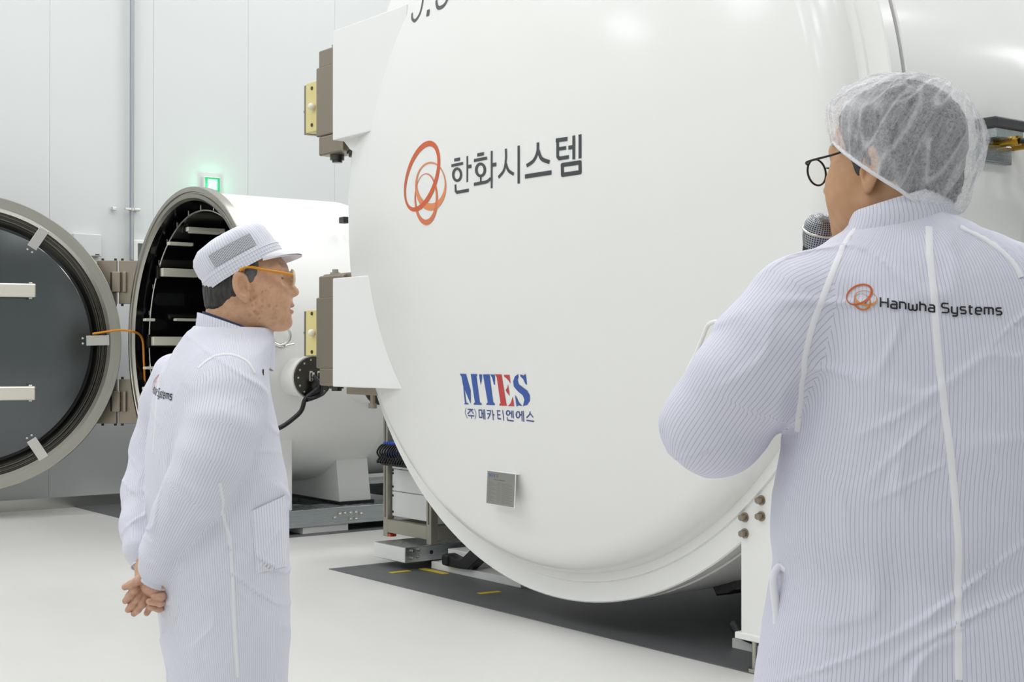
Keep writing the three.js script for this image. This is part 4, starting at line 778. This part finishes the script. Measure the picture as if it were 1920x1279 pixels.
  colored(head, (x, y, z) => {
    const n = 0.04 * noise3(x * 40, y * 40, z * 40) + 0.03 * noise3(x * 110, y * 110, z * 110); let c = [0.62 + n, 0.355 + n * 0.8, 0.215 + n * 0.6];
    const mix = (k, d) => { c = c.map((q, i) => q + (d[i] - q) * k); };
    if (x > 0.1 && Math.abs(y + 0.05) < 0.016 && Math.abs(z) < 0.025) mix(0.55 * clamp((0.016 - Math.abs(y + 0.05)) / 0.006, 0, 1), [0.42, 0.17, 0.13]);
    if (x > 0.085 && Math.abs(y - 0.05) < 0.006 && Math.abs(z) > 0.012 && Math.abs(z) < 0.05) mix(0.5, [0.13, 0.1, 0.09]);
    if (x > 0.09 && Math.abs(y - 0.02) < 0.0035 && Math.abs(Math.abs(z) - 0.032) < 0.014) mix(0.75, [0.06, 0.04, 0.035]);
    if (z > 0) for (const [sx, sy, r] of spot) { const d = Math.hypot(x - sx, y - sy); if (d < r * 2) mix(0.4 * clamp(2 - d / r, 0, 1), [0.32, 0.14, 0.07]); }
    return c;
  });
  placed(head, hc, hy, 0.02, 0);
  const H = (px, py, z) => P(px, py, z), chainF = (lists, k) => (x, y, z) => { let d = 1e9; for (const l of lists) { let e = 1e9; for (let i = 0; i + 1 < l.length; i++) e = smin(e, sCone(x, y, z, l[i].p, l[i + 1].p, l[i].r, l[i + 1].r), 0.004); d = smin(d, e, k); } return d; };
  const hands = [
    // right hand (near): wrist and palm, thumb, fingers closed round the other hand
    [[304, 1062, 22, 0.112], [300, 1092, 19, 0.115], [291, 1103, 17, 0.118]], [[284, 1080, 15, 0.11], [280, 1098, 15, 0.112], [286, 1106, 14, 0.118]],
    [[277, 1080, 11, 0.115], [260, 1088, 9.5, 0.122], [246, 1096, 8.5, 0.125], [234, 1101, 7, 0.125]],
    [[304, 1106, 10, 0.118], [314, 1114, 8.5, 0.11], [303, 1119, 8, 0.136], [289, 1119, 7, 0.14]],
    [[304, 1110, 10, 0.105], [316, 1126, 8.5, 0.1], [300, 1131, 8, 0.13], [280, 1128, 7, 0.137]],
    [[300, 1114, 10, 0.09], [312, 1136, 8, 0.085], [298, 1142, 7.5, 0.115], [281, 1138, 6.5, 0.124]],
    // left hand (far): palm, three fingers hanging open, little finger
    [[264, 1040, 15, 0.035], [268, 1066, 15, 0.055], [272, 1096, 17, 0.085]], [[266, 1080, 13, 0.07], [276, 1110, 16, 0.09]],
    [[264, 1092, 9.5, 0.1], [252, 1106, 9, 0.118], [243, 1117, 8, 0.122], [235, 1127, 6.8, 0.12]],
    [[268, 1104, 9, 0.1], [256, 1123, 8.5, 0.112], [247, 1135, 7.5, 0.114], [240, 1144, 6.5, 0.112]],
    [[276, 1114, 9, 0.1], [267, 1133, 8.5, 0.108], [258, 1144, 7.5, 0.11], [251, 1151, 6.5, 0.11]],
    [[286, 1120, 8, 0.08], [281, 1139, 7.5, 0.085], [275, 1150, 6.5, 0.085]],
  ].map((l) => ch(l));
  hands.forEach((l, i) => { if (![0, 1, 6, 7].includes(i)) l.forEach((q) => { q.r *= 0.86; }); });
  const hand = colored(nets(chainF(hands, 0.0015), P(222, 1160, 0.0).setZ(0), P(350, 1035, 0).setZ(0.17), 0.0022), (x, y, z) => { const n = 0.05 * noise3(x * 60, y * 60, z * 60) + 0.03 * noise3(x * 170, y * 170, z * 170); return [0.6 + n, 0.35 + n, 0.24 + n * 0.8]; });
  const inner = colored(nets((x, y, z) => { let d = cf.f(x, y, z) + 0.022; return Math.max(d, 0.85 - y); }, V3(-0.27, 0.84, -0.26), V3(0.2, rows[14].y, 0.3), 0.016), () => [0.66, 0.4, 0.27]);
  mk('body', joinSkin([head, hand, inner]), skinMat, man);
  // hair under the cap
  const hairF = (x, y, z) => { const line = -0.03 - 0.35 * (x + 0.03); return smax(sEll(x, y, Math.abs(z), 0.0, 0.045, 0, 0.1, 0.1, 0.082) - 0.0035 * noise3(x * 90, y * 30, z * 90), -(y + 0.055 + 0.25 * x), 0.004); };
  const nape = (x, y, z) => Math.max(smin(sEll(x, y, Math.abs(z), -0.002, 0.028, 0, 0.083, 0.08, 0.0785), sEll(x, y, Math.abs(z), -0.05, -0.025, 0, 0.036, 0.045, 0.055), 0.03) - 0.002 * noise3(x * 90, y * 25, z * 90), x + 0.014 + 0.25 * y, y - 0.075);
  const burn = (x, y, z) => sEll(x - 0.2 * (y - 0.03), y, Math.abs(z), 0.018, 0.036, 0.0685, 0.019, 0.034, 0.0105) - 0.002 * noise3(x * 120, y * 40, z * 90);
  const hair = nets((x, y, z) => { return smin(nape(x, y, z), burn(x, y, z), 0.004); }, V3(-0.13, -0.1, -0.11), V3(0.08, 0.16, 0.11), 0.0035);
  colored(hair, (x, y, z) => { const n = noise3(x * 120, y * 25, z * 120), g = 0.035 + 0.022 * n + (x > 0 ? 0.07 : 0); return [g, g * 0.96, g * 0.92]; });
  mk('hair', placed(hair, hc, hy, 0.02, 0), std(0xffffff, 0.6, 0, { vertexColors: true }), man).userData.label = 'short dark greying hair';
  // cap
  const ax = V3(-0.5, 0.866, 0), fwd = V3(0.866 * Math.cos(hy), 0.5, -0.866 * Math.sin(hy)), side = fwd.clone().cross(ax).normalize().negate(), capC = P(461, 512);
  ax.copy(side.clone().cross(fwd)).normalize(); if (ax.y < 0) ax.negate();
  const cap = (t, h, l, w, sh = 0, puff = 0) => { const c = Math.cos(t), s = Math.sin(t), q = Math.pow(Math.pow(Math.abs(c), 2.3) + Math.pow(Math.abs(s), 2.3), -1 / 2.3); return capC.clone().addScaledVector(ax, h + puff).addScaledVector(fwd, sh + l * c * q).addScaledVector(side, w * s * q); };
  const capRows = [[0, 0.1, 0.084, 0], [0.012, 0.1005, 0.0845, 0], [0.031, 0.099, 0.084, 0], [0.033, 0.0965, 0.082, 0], [0.045, 0.098, 0.083, -0.001], [0.07, 0.096, 0.08, -0.002], [0.083, 0.09, 0.075, -0.001], [0.093, 0.077, 0.064, 0], [0.1, 0.05, 0.042, 0], [0.103, 0.0, 0.0, 0]];
  const nT = 120, cp = [], cu = [], ci = [];
  capRows.forEach(([h, l, w, sh], i) => { for (let j = 0; j <= nT; j++) { const t = j / nT * Math.PI * 2, wr = h > 0.035 ? 0.0025 * noise3(Math.cos(t) * 3, h * 30, Math.sin(t) * 3) : 0; const p = cap(t, h, l + wr, w + wr, sh); cp.push(p.x, p.y, p.z); cu.push(t * 0.09, h); if (i && j < nT) { const a = (i - 1) * (nT + 1) + j; ci.push(a, a + 1, a + nT + 2, a, a + nT + 2, a + nT + 1); } } });
  const cg = new THREE.BufferGeometry(); cg.setAttribute('position', new THREE.Float32BufferAttribute(cp, 3)); cg.setAttribute('uv', new THREE.Float32BufferAttribute(cu, 2)); cg.setIndex(ci); cg.computeVertexNormals();
  const capM = mk('cap', cg, coatMat(0xf3f4f9), man);
  const meshTex = dataTex(128, 128, (u, v) => { const d = Math.hypot((u * 8 % 1) - 0.5, ((v * 8 + (Math.floor(u * 8) % 2) * 0.5) % 1) - 0.5); return d < 0.38 ? [74, 76, 82] : [226, 228, 236]; }, { rep: [4, 1.5] });
  for (const sd of [1, -1]) mk('mesh_panel', patch((u, v) => { const t = sd * (1.05 + 1.1 * (1 - u)), h = 0.035 + 0.03 * v, l = 0.098 + 0.0015, w = 0.083 + 0.0015; return cap(t, h, l - 0.02 * Math.max(0, h - 0.06), w - 0.03 * Math.max(0, h - 0.06), -0.001); }, 24, 6), std(0xffffff, 0.7, 0, { map: meshTex, side: THREE.DoubleSide }), capM).userData.label = 'grey ventilation mesh';
  for (const h of [0.008, 0.016, 0.024]) mk('stitch_line', tube(Array.from({ length: 40 }, (_, j) => cap(j / 40 * Math.PI * 2, h, 0.1006, 0.0846)), 0.0008, 120, 5, true), plainCloth, capM);
  const brim = (off) => patch((u, v) => { const t = (u - 0.5) * 2.2, r = v; const p = cap(t, 0.002, 0.1, 0.084); const out = 0.052 * Math.cos((u - 0.5) * Math.PI * 0.98); return p.addScaledVector(fwd, out * r).add(V3(0, -0.006 * r * r - 0.55 * out * r + off, 0)); }, 30, 8);
  mk('peak', join([brim(0.0015), brim(-0.0015)]), plainCloth, capM);
  // spectacles: amber temples, thick clear rim
  const hd = (x, y, z) => V3(x, y, z).applyMatrix4(new THREE.Matrix4().compose(hc, new THREE.Quaternion().setFromEuler(new THREE.Euler(0, hy, 0.02, 'YZX')), V3(1, 1, 1)));
  const gl = mk('spectacles', join([1, -1].map((s) => tube(Array.from({ length: 24 }, (_, j) => { const t = j / 24 * Math.PI * 2; return hd(0.117 + 0.004 * Math.abs(Math.cos(t)), 0.02 + 0.019 * Math.sin(t), s * (0.034 + 0.025 * Math.cos(t))); }), 0.0026, 60, 8, true)).concat([tube([hd(0.121, 0.026, 0.01), hd(0.124, 0.029, 0), hd(0.121, 0.026, -0.01)], 0.0022, 12, 8)])), phys({ color: 0xf3e3c8, roughness: 0.2, transmission: 0.4, thickness: 0.004 }), man);
  for (const s of [1, -1]) { mk('temple_arm', tube([hd(0.116, 0.026, s * 0.06), hd(0.108, 0.028, s * 0.07), hd(0.06, 0.036, s * 0.078), hd(0.012, 0.044, s * 0.083), hd(-0.005, 0.036, s * 0.086)], 0.0034, 40, 8), phys({ color: 0xd68c12, roughness: 0.25 }), gl); }
  for (const s of [1, -1]) mk('lens', patch((u, v) => hd(0.1185, 0.02 + 0.018 * v * Math.sin(u * Math.PI * 2), s * (0.034 + 0.024 * v * Math.cos(u * Math.PI * 2))), 24, 4), phys({ color: 0xffffff, roughness: 0, transmission: 1, thickness: 0, side: THREE.DoubleSide }), gl);
  lowerBody(man, 0.85, 0.0, 0, fw, hem);
}
console.log('first man');

// ---------------------------------------------------------------- the younger man from behind, holding a microphone
{
  const D = 2.0, ori = atDepth(1745, 900, D), hp = toHall(V3(ori.x, 0, -D));
  const man = thing('person', 'man seen from behind in gauzy bouffant cap and printed white coat, speaking into a microphone', 'person', [hp.x, 0, hp.z], YAW, 'people in white coats');
  const P = (px, py, z = 0) => { const p = atDepth(px, py, D - z); return V3(p.x - ori.x, p.y, z); }, S = D / F;
  const rows = [[1640, 1432, 2066, 0.19], [1400, 1418, 2056, 0.18], [1279, 1426, 2046, 0.17], [1180, 1442, 2032, 0.16], [1100, 1455, 2018, 0.15], [1060, 1462, 2006, 0.145], [1000, 1452, 2006, 0.15], [930, 1452, 2006, 0.15], [850, 1468, 2004, 0.148], [760, 1486, 2000, 0.145], [660, 1492, 1996, 0.14], [580, 1492, 1986, 0.132], [520, 1500, 1966, 0.12], [478, 1524, 1930, 0.105], [448, 1558, 1880, 0.092], [424, 1588, 1820, 0.083], [404, 1604, 1778, 0.078]].map(([y, l, r, a]) => ({ y: P(0, y).y, cx: P((l + r) / 2, y).x, cz: -0.01, a: (r - l) / 2 * S, b: a }));
  rows.phi = 0; rows.rr = 0.235;
  const ch = (list) => list.map(([x, y, r, z]) => ({ p: P(x, y, z), r: r * S }));
  const left = ch([[1580, 530, 70, 0], [1500, 575, 92, 0.01], [1446, 645, 94, 0.02], [1392, 722, 97, 0.02], [1345, 795, 96, -0.01], [1362, 790, 80, -0.08], [1420, 700, 66, -0.16], [1480, 620, 48, -0.2], [1495, 590, 36, -0.205]]);
  const right = ch([[1915, 545, 80, 0], [1975, 610, 92, 0], [2015, 760, 88, 0], [2035, 900, 80, -0.02], [2025, 1040, 62, -0.07], [2020, 1120, 40, -0.1]]);
  const folds = (x, y, z) => {
    let d = 0.006 * noise3(x * 3 + 3, y * 1.8, z * 3) + 0.001 * noise3(x * 8 + y * 3, y * 4, z * 8 + 4);
    const r = noise3(x * 3.5 + y * 4 + 2, y * 4 - x * 3, z * 3.5); d += 0.0055 * Math.exp(-((r / 0.13) ** 2)) * clamp(0.4 + noise3(x * 2 + 1, y * 2, z * 2), 0, 1);
    const wy = P(0, 1060).y, w = Math.exp(-(((y - wy) / 0.07) ** 2)); d += w * 0.004 * noise3(x * 14, y * 3, z * 8);
    const c = noise3(x * 1.6 + 9, y * 8 - x * 5, z * 2); d += 0.005 * Math.exp(-((c / 0.1) ** 2)) * clamp(0.25 + noise3(x * 3 + 2, y * 3, z * 3), 0, 1);
    return d;
  };
  const cf = coatField(rows, [left, right], folds, 0.03);
  const top = rows[rows.length - 1].y;
  const coat = mk('coat', cf.cloth(nets(cf.f, V3(-0.46, rows[0].y - 0.02, -0.3), V3(0.36, top + 0.02, 0.22), 0.0065)), coatMat(0xe8e7f0), man);
  coat.userData.label = 'white cleanroom coat with fine dark pinstripes';
  const back = (px, py) => march(cf.f, V3(-ori.x, EYE, D), viewRay(px, py).normalize(), 1.5, 2.6) ?? P(px, py, 0.1);
  for (const [list, w] of [[[[1742, 425], [1744, 480], [1752, 560], [1758, 650], [1768, 740], [1782, 850], [1792, 950], [1796, 1080], [1797, 1180], [1798, 1275]], 0.011], [[[1602, 428], [1578, 470], [1550, 540], [1524, 610], [1508, 680], [1500, 760], [1494, 810]], 0.01], [[[1800, 425], [1850, 450], [1893, 485], [1915, 520]], 0.01]]) mk('seam', surfStrip(cf.f, list.map(([x, y]) => back(x, y)), w), plainCloth, man);
  { const a = back(1462, 1062); mk('waist_tie', join([tube([a, a.clone().add(V3(-0.01, -0.01, 0.01)), a.clone().add(V3(-0.006, -0.08, 0.012)), a.clone().add(V3(-0.012, -0.17, 0.008))], 0.006, 24, 6), tube([a, a.clone().add(V3(0.012, -0.008, 0.014)), a.clone().add(V3(0.014, -0.06, 0.012)), a.clone().add(V3(0.004, -0.13, 0.01))], 0.006, 24, 6)]), plainCloth, man); }
  { // printed name
    const q = [[1580, 520], [1893, 543], [1893, 620], [1580, 597]];
    mk('back_lettering', patch((u, v) => { const x = q[0][0] + (q[1][0] - q[0][0]) * u, y = q[3][1] * (1 - v) + q[0][1] * v + 23 * Math.sin(u * Math.PI / 2) + 0; const p = back(x, y); return p.addScaledVector(normalOf(cf.f, p, 0.006), 0.0016); }, 40, 12), std(0xffffff, 0.6, 0, { map: backTex, transparent: true, side: THREE.DoubleSide }), man).userData.label = 'orange ring logo and dark printed company name';
  }
  const ring = (px, py, a, b, dl, df) => Array.from({ length: 48 }, (_, j) => { const t = j / 48 * Math.PI * 2, c = Math.cos(t), s = Math.sin(t); return P(px, py).add(V3(a * c, dl * c + df * Math.min(s, 0.3), b * s)); });
  mk('collar', band([ring(1690, 456, 0.09, 0.068, 0.004, 0.012), ring(1687, 420, 0.078, 0.076, 0.012, 0.026), ring(1683, 398, 0.07, 0.07, 0.018, 0.032), ring(1680, 386, 0.067, 0.067, 0.02, 0.034)], 0.004), coatMat(0xe8e7f0), man);
  // head looks left and away
  const hc = P(1683, 325, -0.02), hy = THREE.MathUtils.degToRad(134), hf = headField({ full: 1.6, neck: [-0.03, -0.17] });
  const head = nets(hf, V3(-0.125, -0.23, -0.11), V3(0.15, 0.15, 0.11), 0.0035);
  colored(head, (x, y, z) => { const n = 0.03 * noise3(x * 40, y * 40, z * 40); let c = [0.56 + n, 0.31 + n, 0.165 + n * 0.7]; if (x > 0.1 && Math.abs(y + 0.05) < 0.013 && Math.abs(z) < 0.025) c = [0.45, 0.2, 0.15]; if (x > 0.085 && Math.abs(y - 0.05) < 0.007 && Math.abs(z) > 0.012 && Math.abs(z) < 0.05) c = [0.08, 0.06, 0.05]; return c; });
  const HM = new THREE.Matrix4().compose(hc, new THREE.Quaternion().setFromEuler(new THREE.Euler(0, hy, -0.05, 'YZX')), V3(0.93, 0.93, 0.93));
  head.applyMatrix4(HM); const hd = (x, y, z) => V3(x, y, z).applyMatrix4(HM);
  const hair = nets((x, y, z) => { const n = 0.003 * noise3(x * 80, y * 30, z * 80); let d = sEll(x, y, Math.abs(z), -0.004, 0.05, 0, 0.108, 0.094, 0.088) - n; d = smax(d, x - 0.055 - 0.5 * (y - 0.06), 0.01); d = smax(d, (x < -0.015 ? -0.05 : -0.05 + 0.9 * (x + 0.015)) - y, 0.01); return smin(smin(d, sEll(x, y, Math.abs(z), -0.055, -0.01, 0, 0.045, 0.06, 0.062) - n, 0.02), sEll(x, y, Math.abs(z), 0.024, 0.022, 0.07, 0.009, 0.03, 0.009) - n, 0.01); }, V3(-0.14, -0.1, -0.12), V3(0.12, 0.18, 0.12), 0.0038);
  colored(hair, (x, y, z) => { const g = 0.025 + 0.012 * noise3(x * 150, y * 40, z * 150); return [g, g, g * 1.05]; });
  mk('hair', hair.applyMatrix4(HM), std(0xffffff, 0.5, 0, { vertexColors: true }), man).userData.label = 'short black hair';
  // hand closed round the microphone
  const mic0 = P(1537, 432, -0.13), mic1 = P(1500, 600, -0.2), md = mic1.clone().sub(mic0).normalize(), g0 = mic0.clone().addScaledVector(md, 0.11);
  const e1 = md.clone().cross(V3(0, 0, 1)).normalize(), e2 = md.clone().cross(e1).normalize(), at = (t, a, r) => mic0.clone().addScaledVector(md, t).addScaledVector(e1, r * Math.cos(a)).addScaledVector(e2, r * Math.sin(a));
  const fing = []; for (let i = 0; i < 4; i++) { const t = 0.085 + i * 0.02, r = 0.0245; fing.push([[0.2, 0.03], [0.9, 0.0275], [1.9, 0.026], [2.9, 0.026], [3.6 - 0.15 * i, 0.026]].map(([a, q], j) => ({ p: at(t, a, q), r: [0.0105, 0.01, 0.0095, 0.009, 0.0078][j] - (i === 3 ? 0.001 : 0) }))); }
  fing.push([[0.125, -0.4, 0.034], [0.1, -1.1, 0.031], [0.08, -1.7, 0.028], [0.06, -2.1, 0.027]].map(([t, a, r], j) => ({ p: at(t, a, r), r: [0.014, 0.012, 0.011, 0.0088][j] })));
  fing.push([{ p: at(0.09, 0.1, 0.038), r: 0.014 }, { p: at(0.15, 0.0, 0.04), r: 0.016 }, { p: P(1495, 585, -0.205), r: 0.026 }, { p: P(1470, 640, -0.2), r: 0.03 }]);
  const hf2 = (x, y, z) => { let d = 1e9; for (const l of fing) { let e = 1e9; for (let i = 0; i + 1 < l.length; i++) e = smin(e, sCone(x, y, z, l[i].p, l[i + 1].p, l[i].r, l[i + 1].r), 0.004); d = smin(d, e, 0.004); } return d; };
  const hb = new THREE.Box3(); fing.flat().forEach((q) => hb.expandByPoint(q.p)); hb.expandByScalar(0.045);
  const skin2 = (x, y, z) => { const n = 0.04 * noise3(x * 60, y * 60, z * 60); return [0.56 + n, 0.31 + n, 0.19 + n]; };
  const hand = colored(nets(hf2, hb.min, hb.max, 0.003), skin2);
  const rh = ch([[2022, 1090, 34, -0.09], [2020, 1150, 30, -0.11], [2018, 1200, 26, -0.12]]), rf = [rh, ...[-1.5, -0.5, 0.5, 1.5].map((k, i) => ch([[2018 + k * 6, 1195, 11, -0.12 + k * 0.018], [2016 + k * 7, 1240, 10, -0.13 + k * 0.02], [2010 + k * 7, 1275 - Math.abs(k) * 6, 8, -0.125 + k * 0.02]])), ch([[2014, 1140, 13, -0.14], [2004, 1185, 11, -0.16], [2000, 1215, 9, -0.165]])];
  const hf3 = (x, y, z) => { let d = 1e9; for (const l of rf) { let e = 1e9; for (let i = 0; i + 1 < l.length; i++) e = smin(e, sCone(x, y, z, l[i].p, l[i + 1].p, l[i].r, l[i + 1].r), 0.004); d = smin(d, e, 0.005); } return d; };
  const b3 = new THREE.Box3(); rf.flat().forEach((q) => b3.expandByPoint(q.p)); b3.expandByScalar(0.04);
  const hand3 = colored(nets(hf3, b3.min, b3.max, 0.0035), skin2);
  const inner = colored(nets((x, y, z) => Math.max(cf.f(x, y, z) + 0.024, 0.85 - y), V3(-0.46, 0.84, -0.3), V3(0.36, top, 0.22), 0.017), () => [0.56, 0.31, 0.19]);
  mk('body', joinSkin([head, hand, hand3, inner]), skinMat, man);
  // spectacles
  const gm = std(0x2a2622, 0.35, 0.6), gl = mk('spectacles', join([1, -1].map((s) => tube(Array.from({ length: 26 }, (_, j) => { const t = j / 26 * Math.PI * 2; return hd(0.124 - 0.1 * Math.max(0, s * 0) , 0.016 + 0.021 * Math.sin(t), s * (0.036 + 0.026 * Math.cos(t))); }), 0.0016, 60, 8, true)).concat([tube([hd(0.124, 0.024, 0.011), hd(0.127, 0.027, 0), hd(0.124, 0.024, -0.011)], 0.0014, 12, 8)])), gm, man);
  for (const s of [1, -1]) mk('temple_arm', tube([hd(0.124, 0.026, s * 0.06), hd(0.12, 0.028, s * 0.071), hd(0.06, 0.032, s * 0.079), hd(0.0, 0.04, s * 0.085)], 0.0018, 30, 8), gm, gl);
  for (const s of [1, -1]) mk('lens', patch((u, v) => hd(0.124, 0.016 + 0.02 * v * Math.sin(u * Math.PI * 2), s * (0.036 + 0.025 * v * Math.cos(u * Math.PI * 2))), 24, 4), phys({ color: 0xffffff, roughness: 0, transmission: 1, thickness: 0, side: THREE.DoubleSide }), gl);
  // bouffant cap: thin puckered fleece gathered along its hem
  const A = V3(0.51, 0.86, 0).normalize(), B = V3(0.86, -0.51, 0).normalize(), C = V3(0, 0, 1), base = P(1673, 331, -0.02);
  const br = [[0, 0, 128, 0.094], [4, 0, 133, 0.098], [22, -3, 146, 0.106], [40, -8, 152, 0.112], [62, -13, 156, 0.116], [100, -12, 147, 0.114], [139, -8, 122, 0.1], [165, -5, 95, 0.082], [185, -2, 62, 0.056], [198, 0, 28, 0.028], [202, 0, 1, 0.001]];
  const N = 200, bp = [], bu = [], bi = [];
  br.forEach(([h, o, r, z], i) => { for (let j = 0; j <= N; j++) {
    const t = j / N * Math.PI * 2, c = Math.cos(t), s = Math.sin(t), k = Math.min(1, h / 40), pl = i === 0 || i === 1 ? 0.0022 * Math.sin(j / N * Math.PI * 2 * 40) : 0;
    const rid = noise3(c * 2.6 + h * 0.002, s * 2.6, h * 0.003), w = k * (0.006 * noise3(c * 1.4, s * 1.4, h * 0.01) + 0.006 * Math.exp(-((rid / 0.1) ** 2)) + 0.002 * noise3(c * 6 + h * 0.02, s * 6, h * 0.03)) + pl;
    const sag = h < 100 ? -(1 - h / 100) * (0.01 * Math.max(c, 0) + 0.034 * Math.max(s, 0)) : 0;
    const p = base.clone().addScaledVector(A, h * S + sag).addScaledVector(B, o * S + (r * S + w) * c).addScaledVector(C, (z + w) * s); bp.push(p.x, p.y, p.z); bu.push(j / N * 0.8, h * S);
    if (i && j < N) { const a = (i - 1) * (N + 1) + j; bi.push(a, a + 1, a + N + 2, a, a + N + 2, a + N + 1); }
  } });
  const bg = new THREE.BufferGeometry(); bg.setAttribute('position', new THREE.Float32BufferAttribute(bp, 3)); bg.setAttribute('uv', new THREE.Float32BufferAttribute(bu, 2)); bg.setIndex(bi); bg.computeVertexNormals();
  const fleece = dataTex(1024, 512, (u, v) => { const n = tileNoise(u, v, 300, 150, 31) * 0.6 + tileNoise(u, v, 90, 60, 32) * 0.4, f = tileNoise(u, v, 16, 3, 33), f2 = tileNoise(u, v, 9, 5, 35); return [clamp(74 + 60 * n + 52 * Math.exp(-((f / 0.09) ** 2)) + 30 * Math.exp(-((f2 / 0.12) ** 2)), 30, 235)]; }, { srgb: false, rep: [1.25, 4] });
  mk('bouffant_cap', bg, phys({ color: 0xf4f4f8, roughness: 0.8, alphaMap: fleece, transparent: true, side: THREE.DoubleSide }), man).userData.label = 'see-through white fleece bouffant cap';
  mk('cap_elastic', tube(Array.from({ length: 60 }, (_, j) => { const t = j / 60 * Math.PI * 2; return base.clone().addScaledVector(A, -0.01 * Math.max(0, Math.cos(t)) - 0.034 * Math.max(0, Math.sin(t))).addScaledVector(B, 128 * S * Math.cos(t)).addScaledVector(C, 0.094 * Math.sin(t)); }), 0.0028, 160, 6, true), phys({ color: 0xf4f4f8, roughness: 0.8, transparent: true, opacity: 0.75 }), man);
  lowerBody(man, 0.85, 0.01, -0.01, Math.PI / 2 + 0.15, rows[0].y);
  // microphone, held up to the mouth
  const base0 = toHall(mic0.clone().add(V3(ori.x, 0, -D))), mc = thing('microphone', 'grey mesh-headed hand microphone held at the mouth of the bouffant-capped man', 'microphone', [base0.x, base0.y, base0.z], YAW);
  const loc = (t) => md.clone().multiplyScalar(t).toArray();
  const q = new THREE.Quaternion().setFromUnitVectors(V3(0, 1, 0), md.clone().negate());
  const dots = dataTex(128, 128, (u, v) => { const d = Math.max(Math.abs((u * 4 % 1) - 0.5), Math.abs((v * 4 % 1) - 0.5)); return d > 0.3 ? [168, 171, 174] : [44, 46, 50]; }, { rep: [10, 5] });
  const gr = new THREE.LatheGeometry([[0.021, -0.026], [0.0245, -0.012], [0.0255, 0], [0.0245, 0.01], [0.02, 0.019], [0.012, 0.024], [0.0, 0.026]].map(([r, y]) => new THREE.Vector2(r, y)), 48).applyQuaternion(q);
  mk('grille', gr, std(0xffffff, 0.35, 0.6, { map: dots, bumpMap: dots, bumpScale: 0.0008 }), mc);
  mk('grille_band', new THREE.TorusGeometry(0.0255, 0.0022, 8, 48).rotateX(Math.PI / 2).applyQuaternion(q), M.steelBright, mc);
  mk('handle', join([rod(loc(0.024), loc(0.06), 0.021, 24, 0.0165), rod(loc(0.058), loc(0.2), 0.0165, 24, 0.012)]), M.black, mc);
}
console.log('second man');

scene.traverse((o) => { if (o.isLight) o.castShadow = true; });
renderer.render(scene, camera);
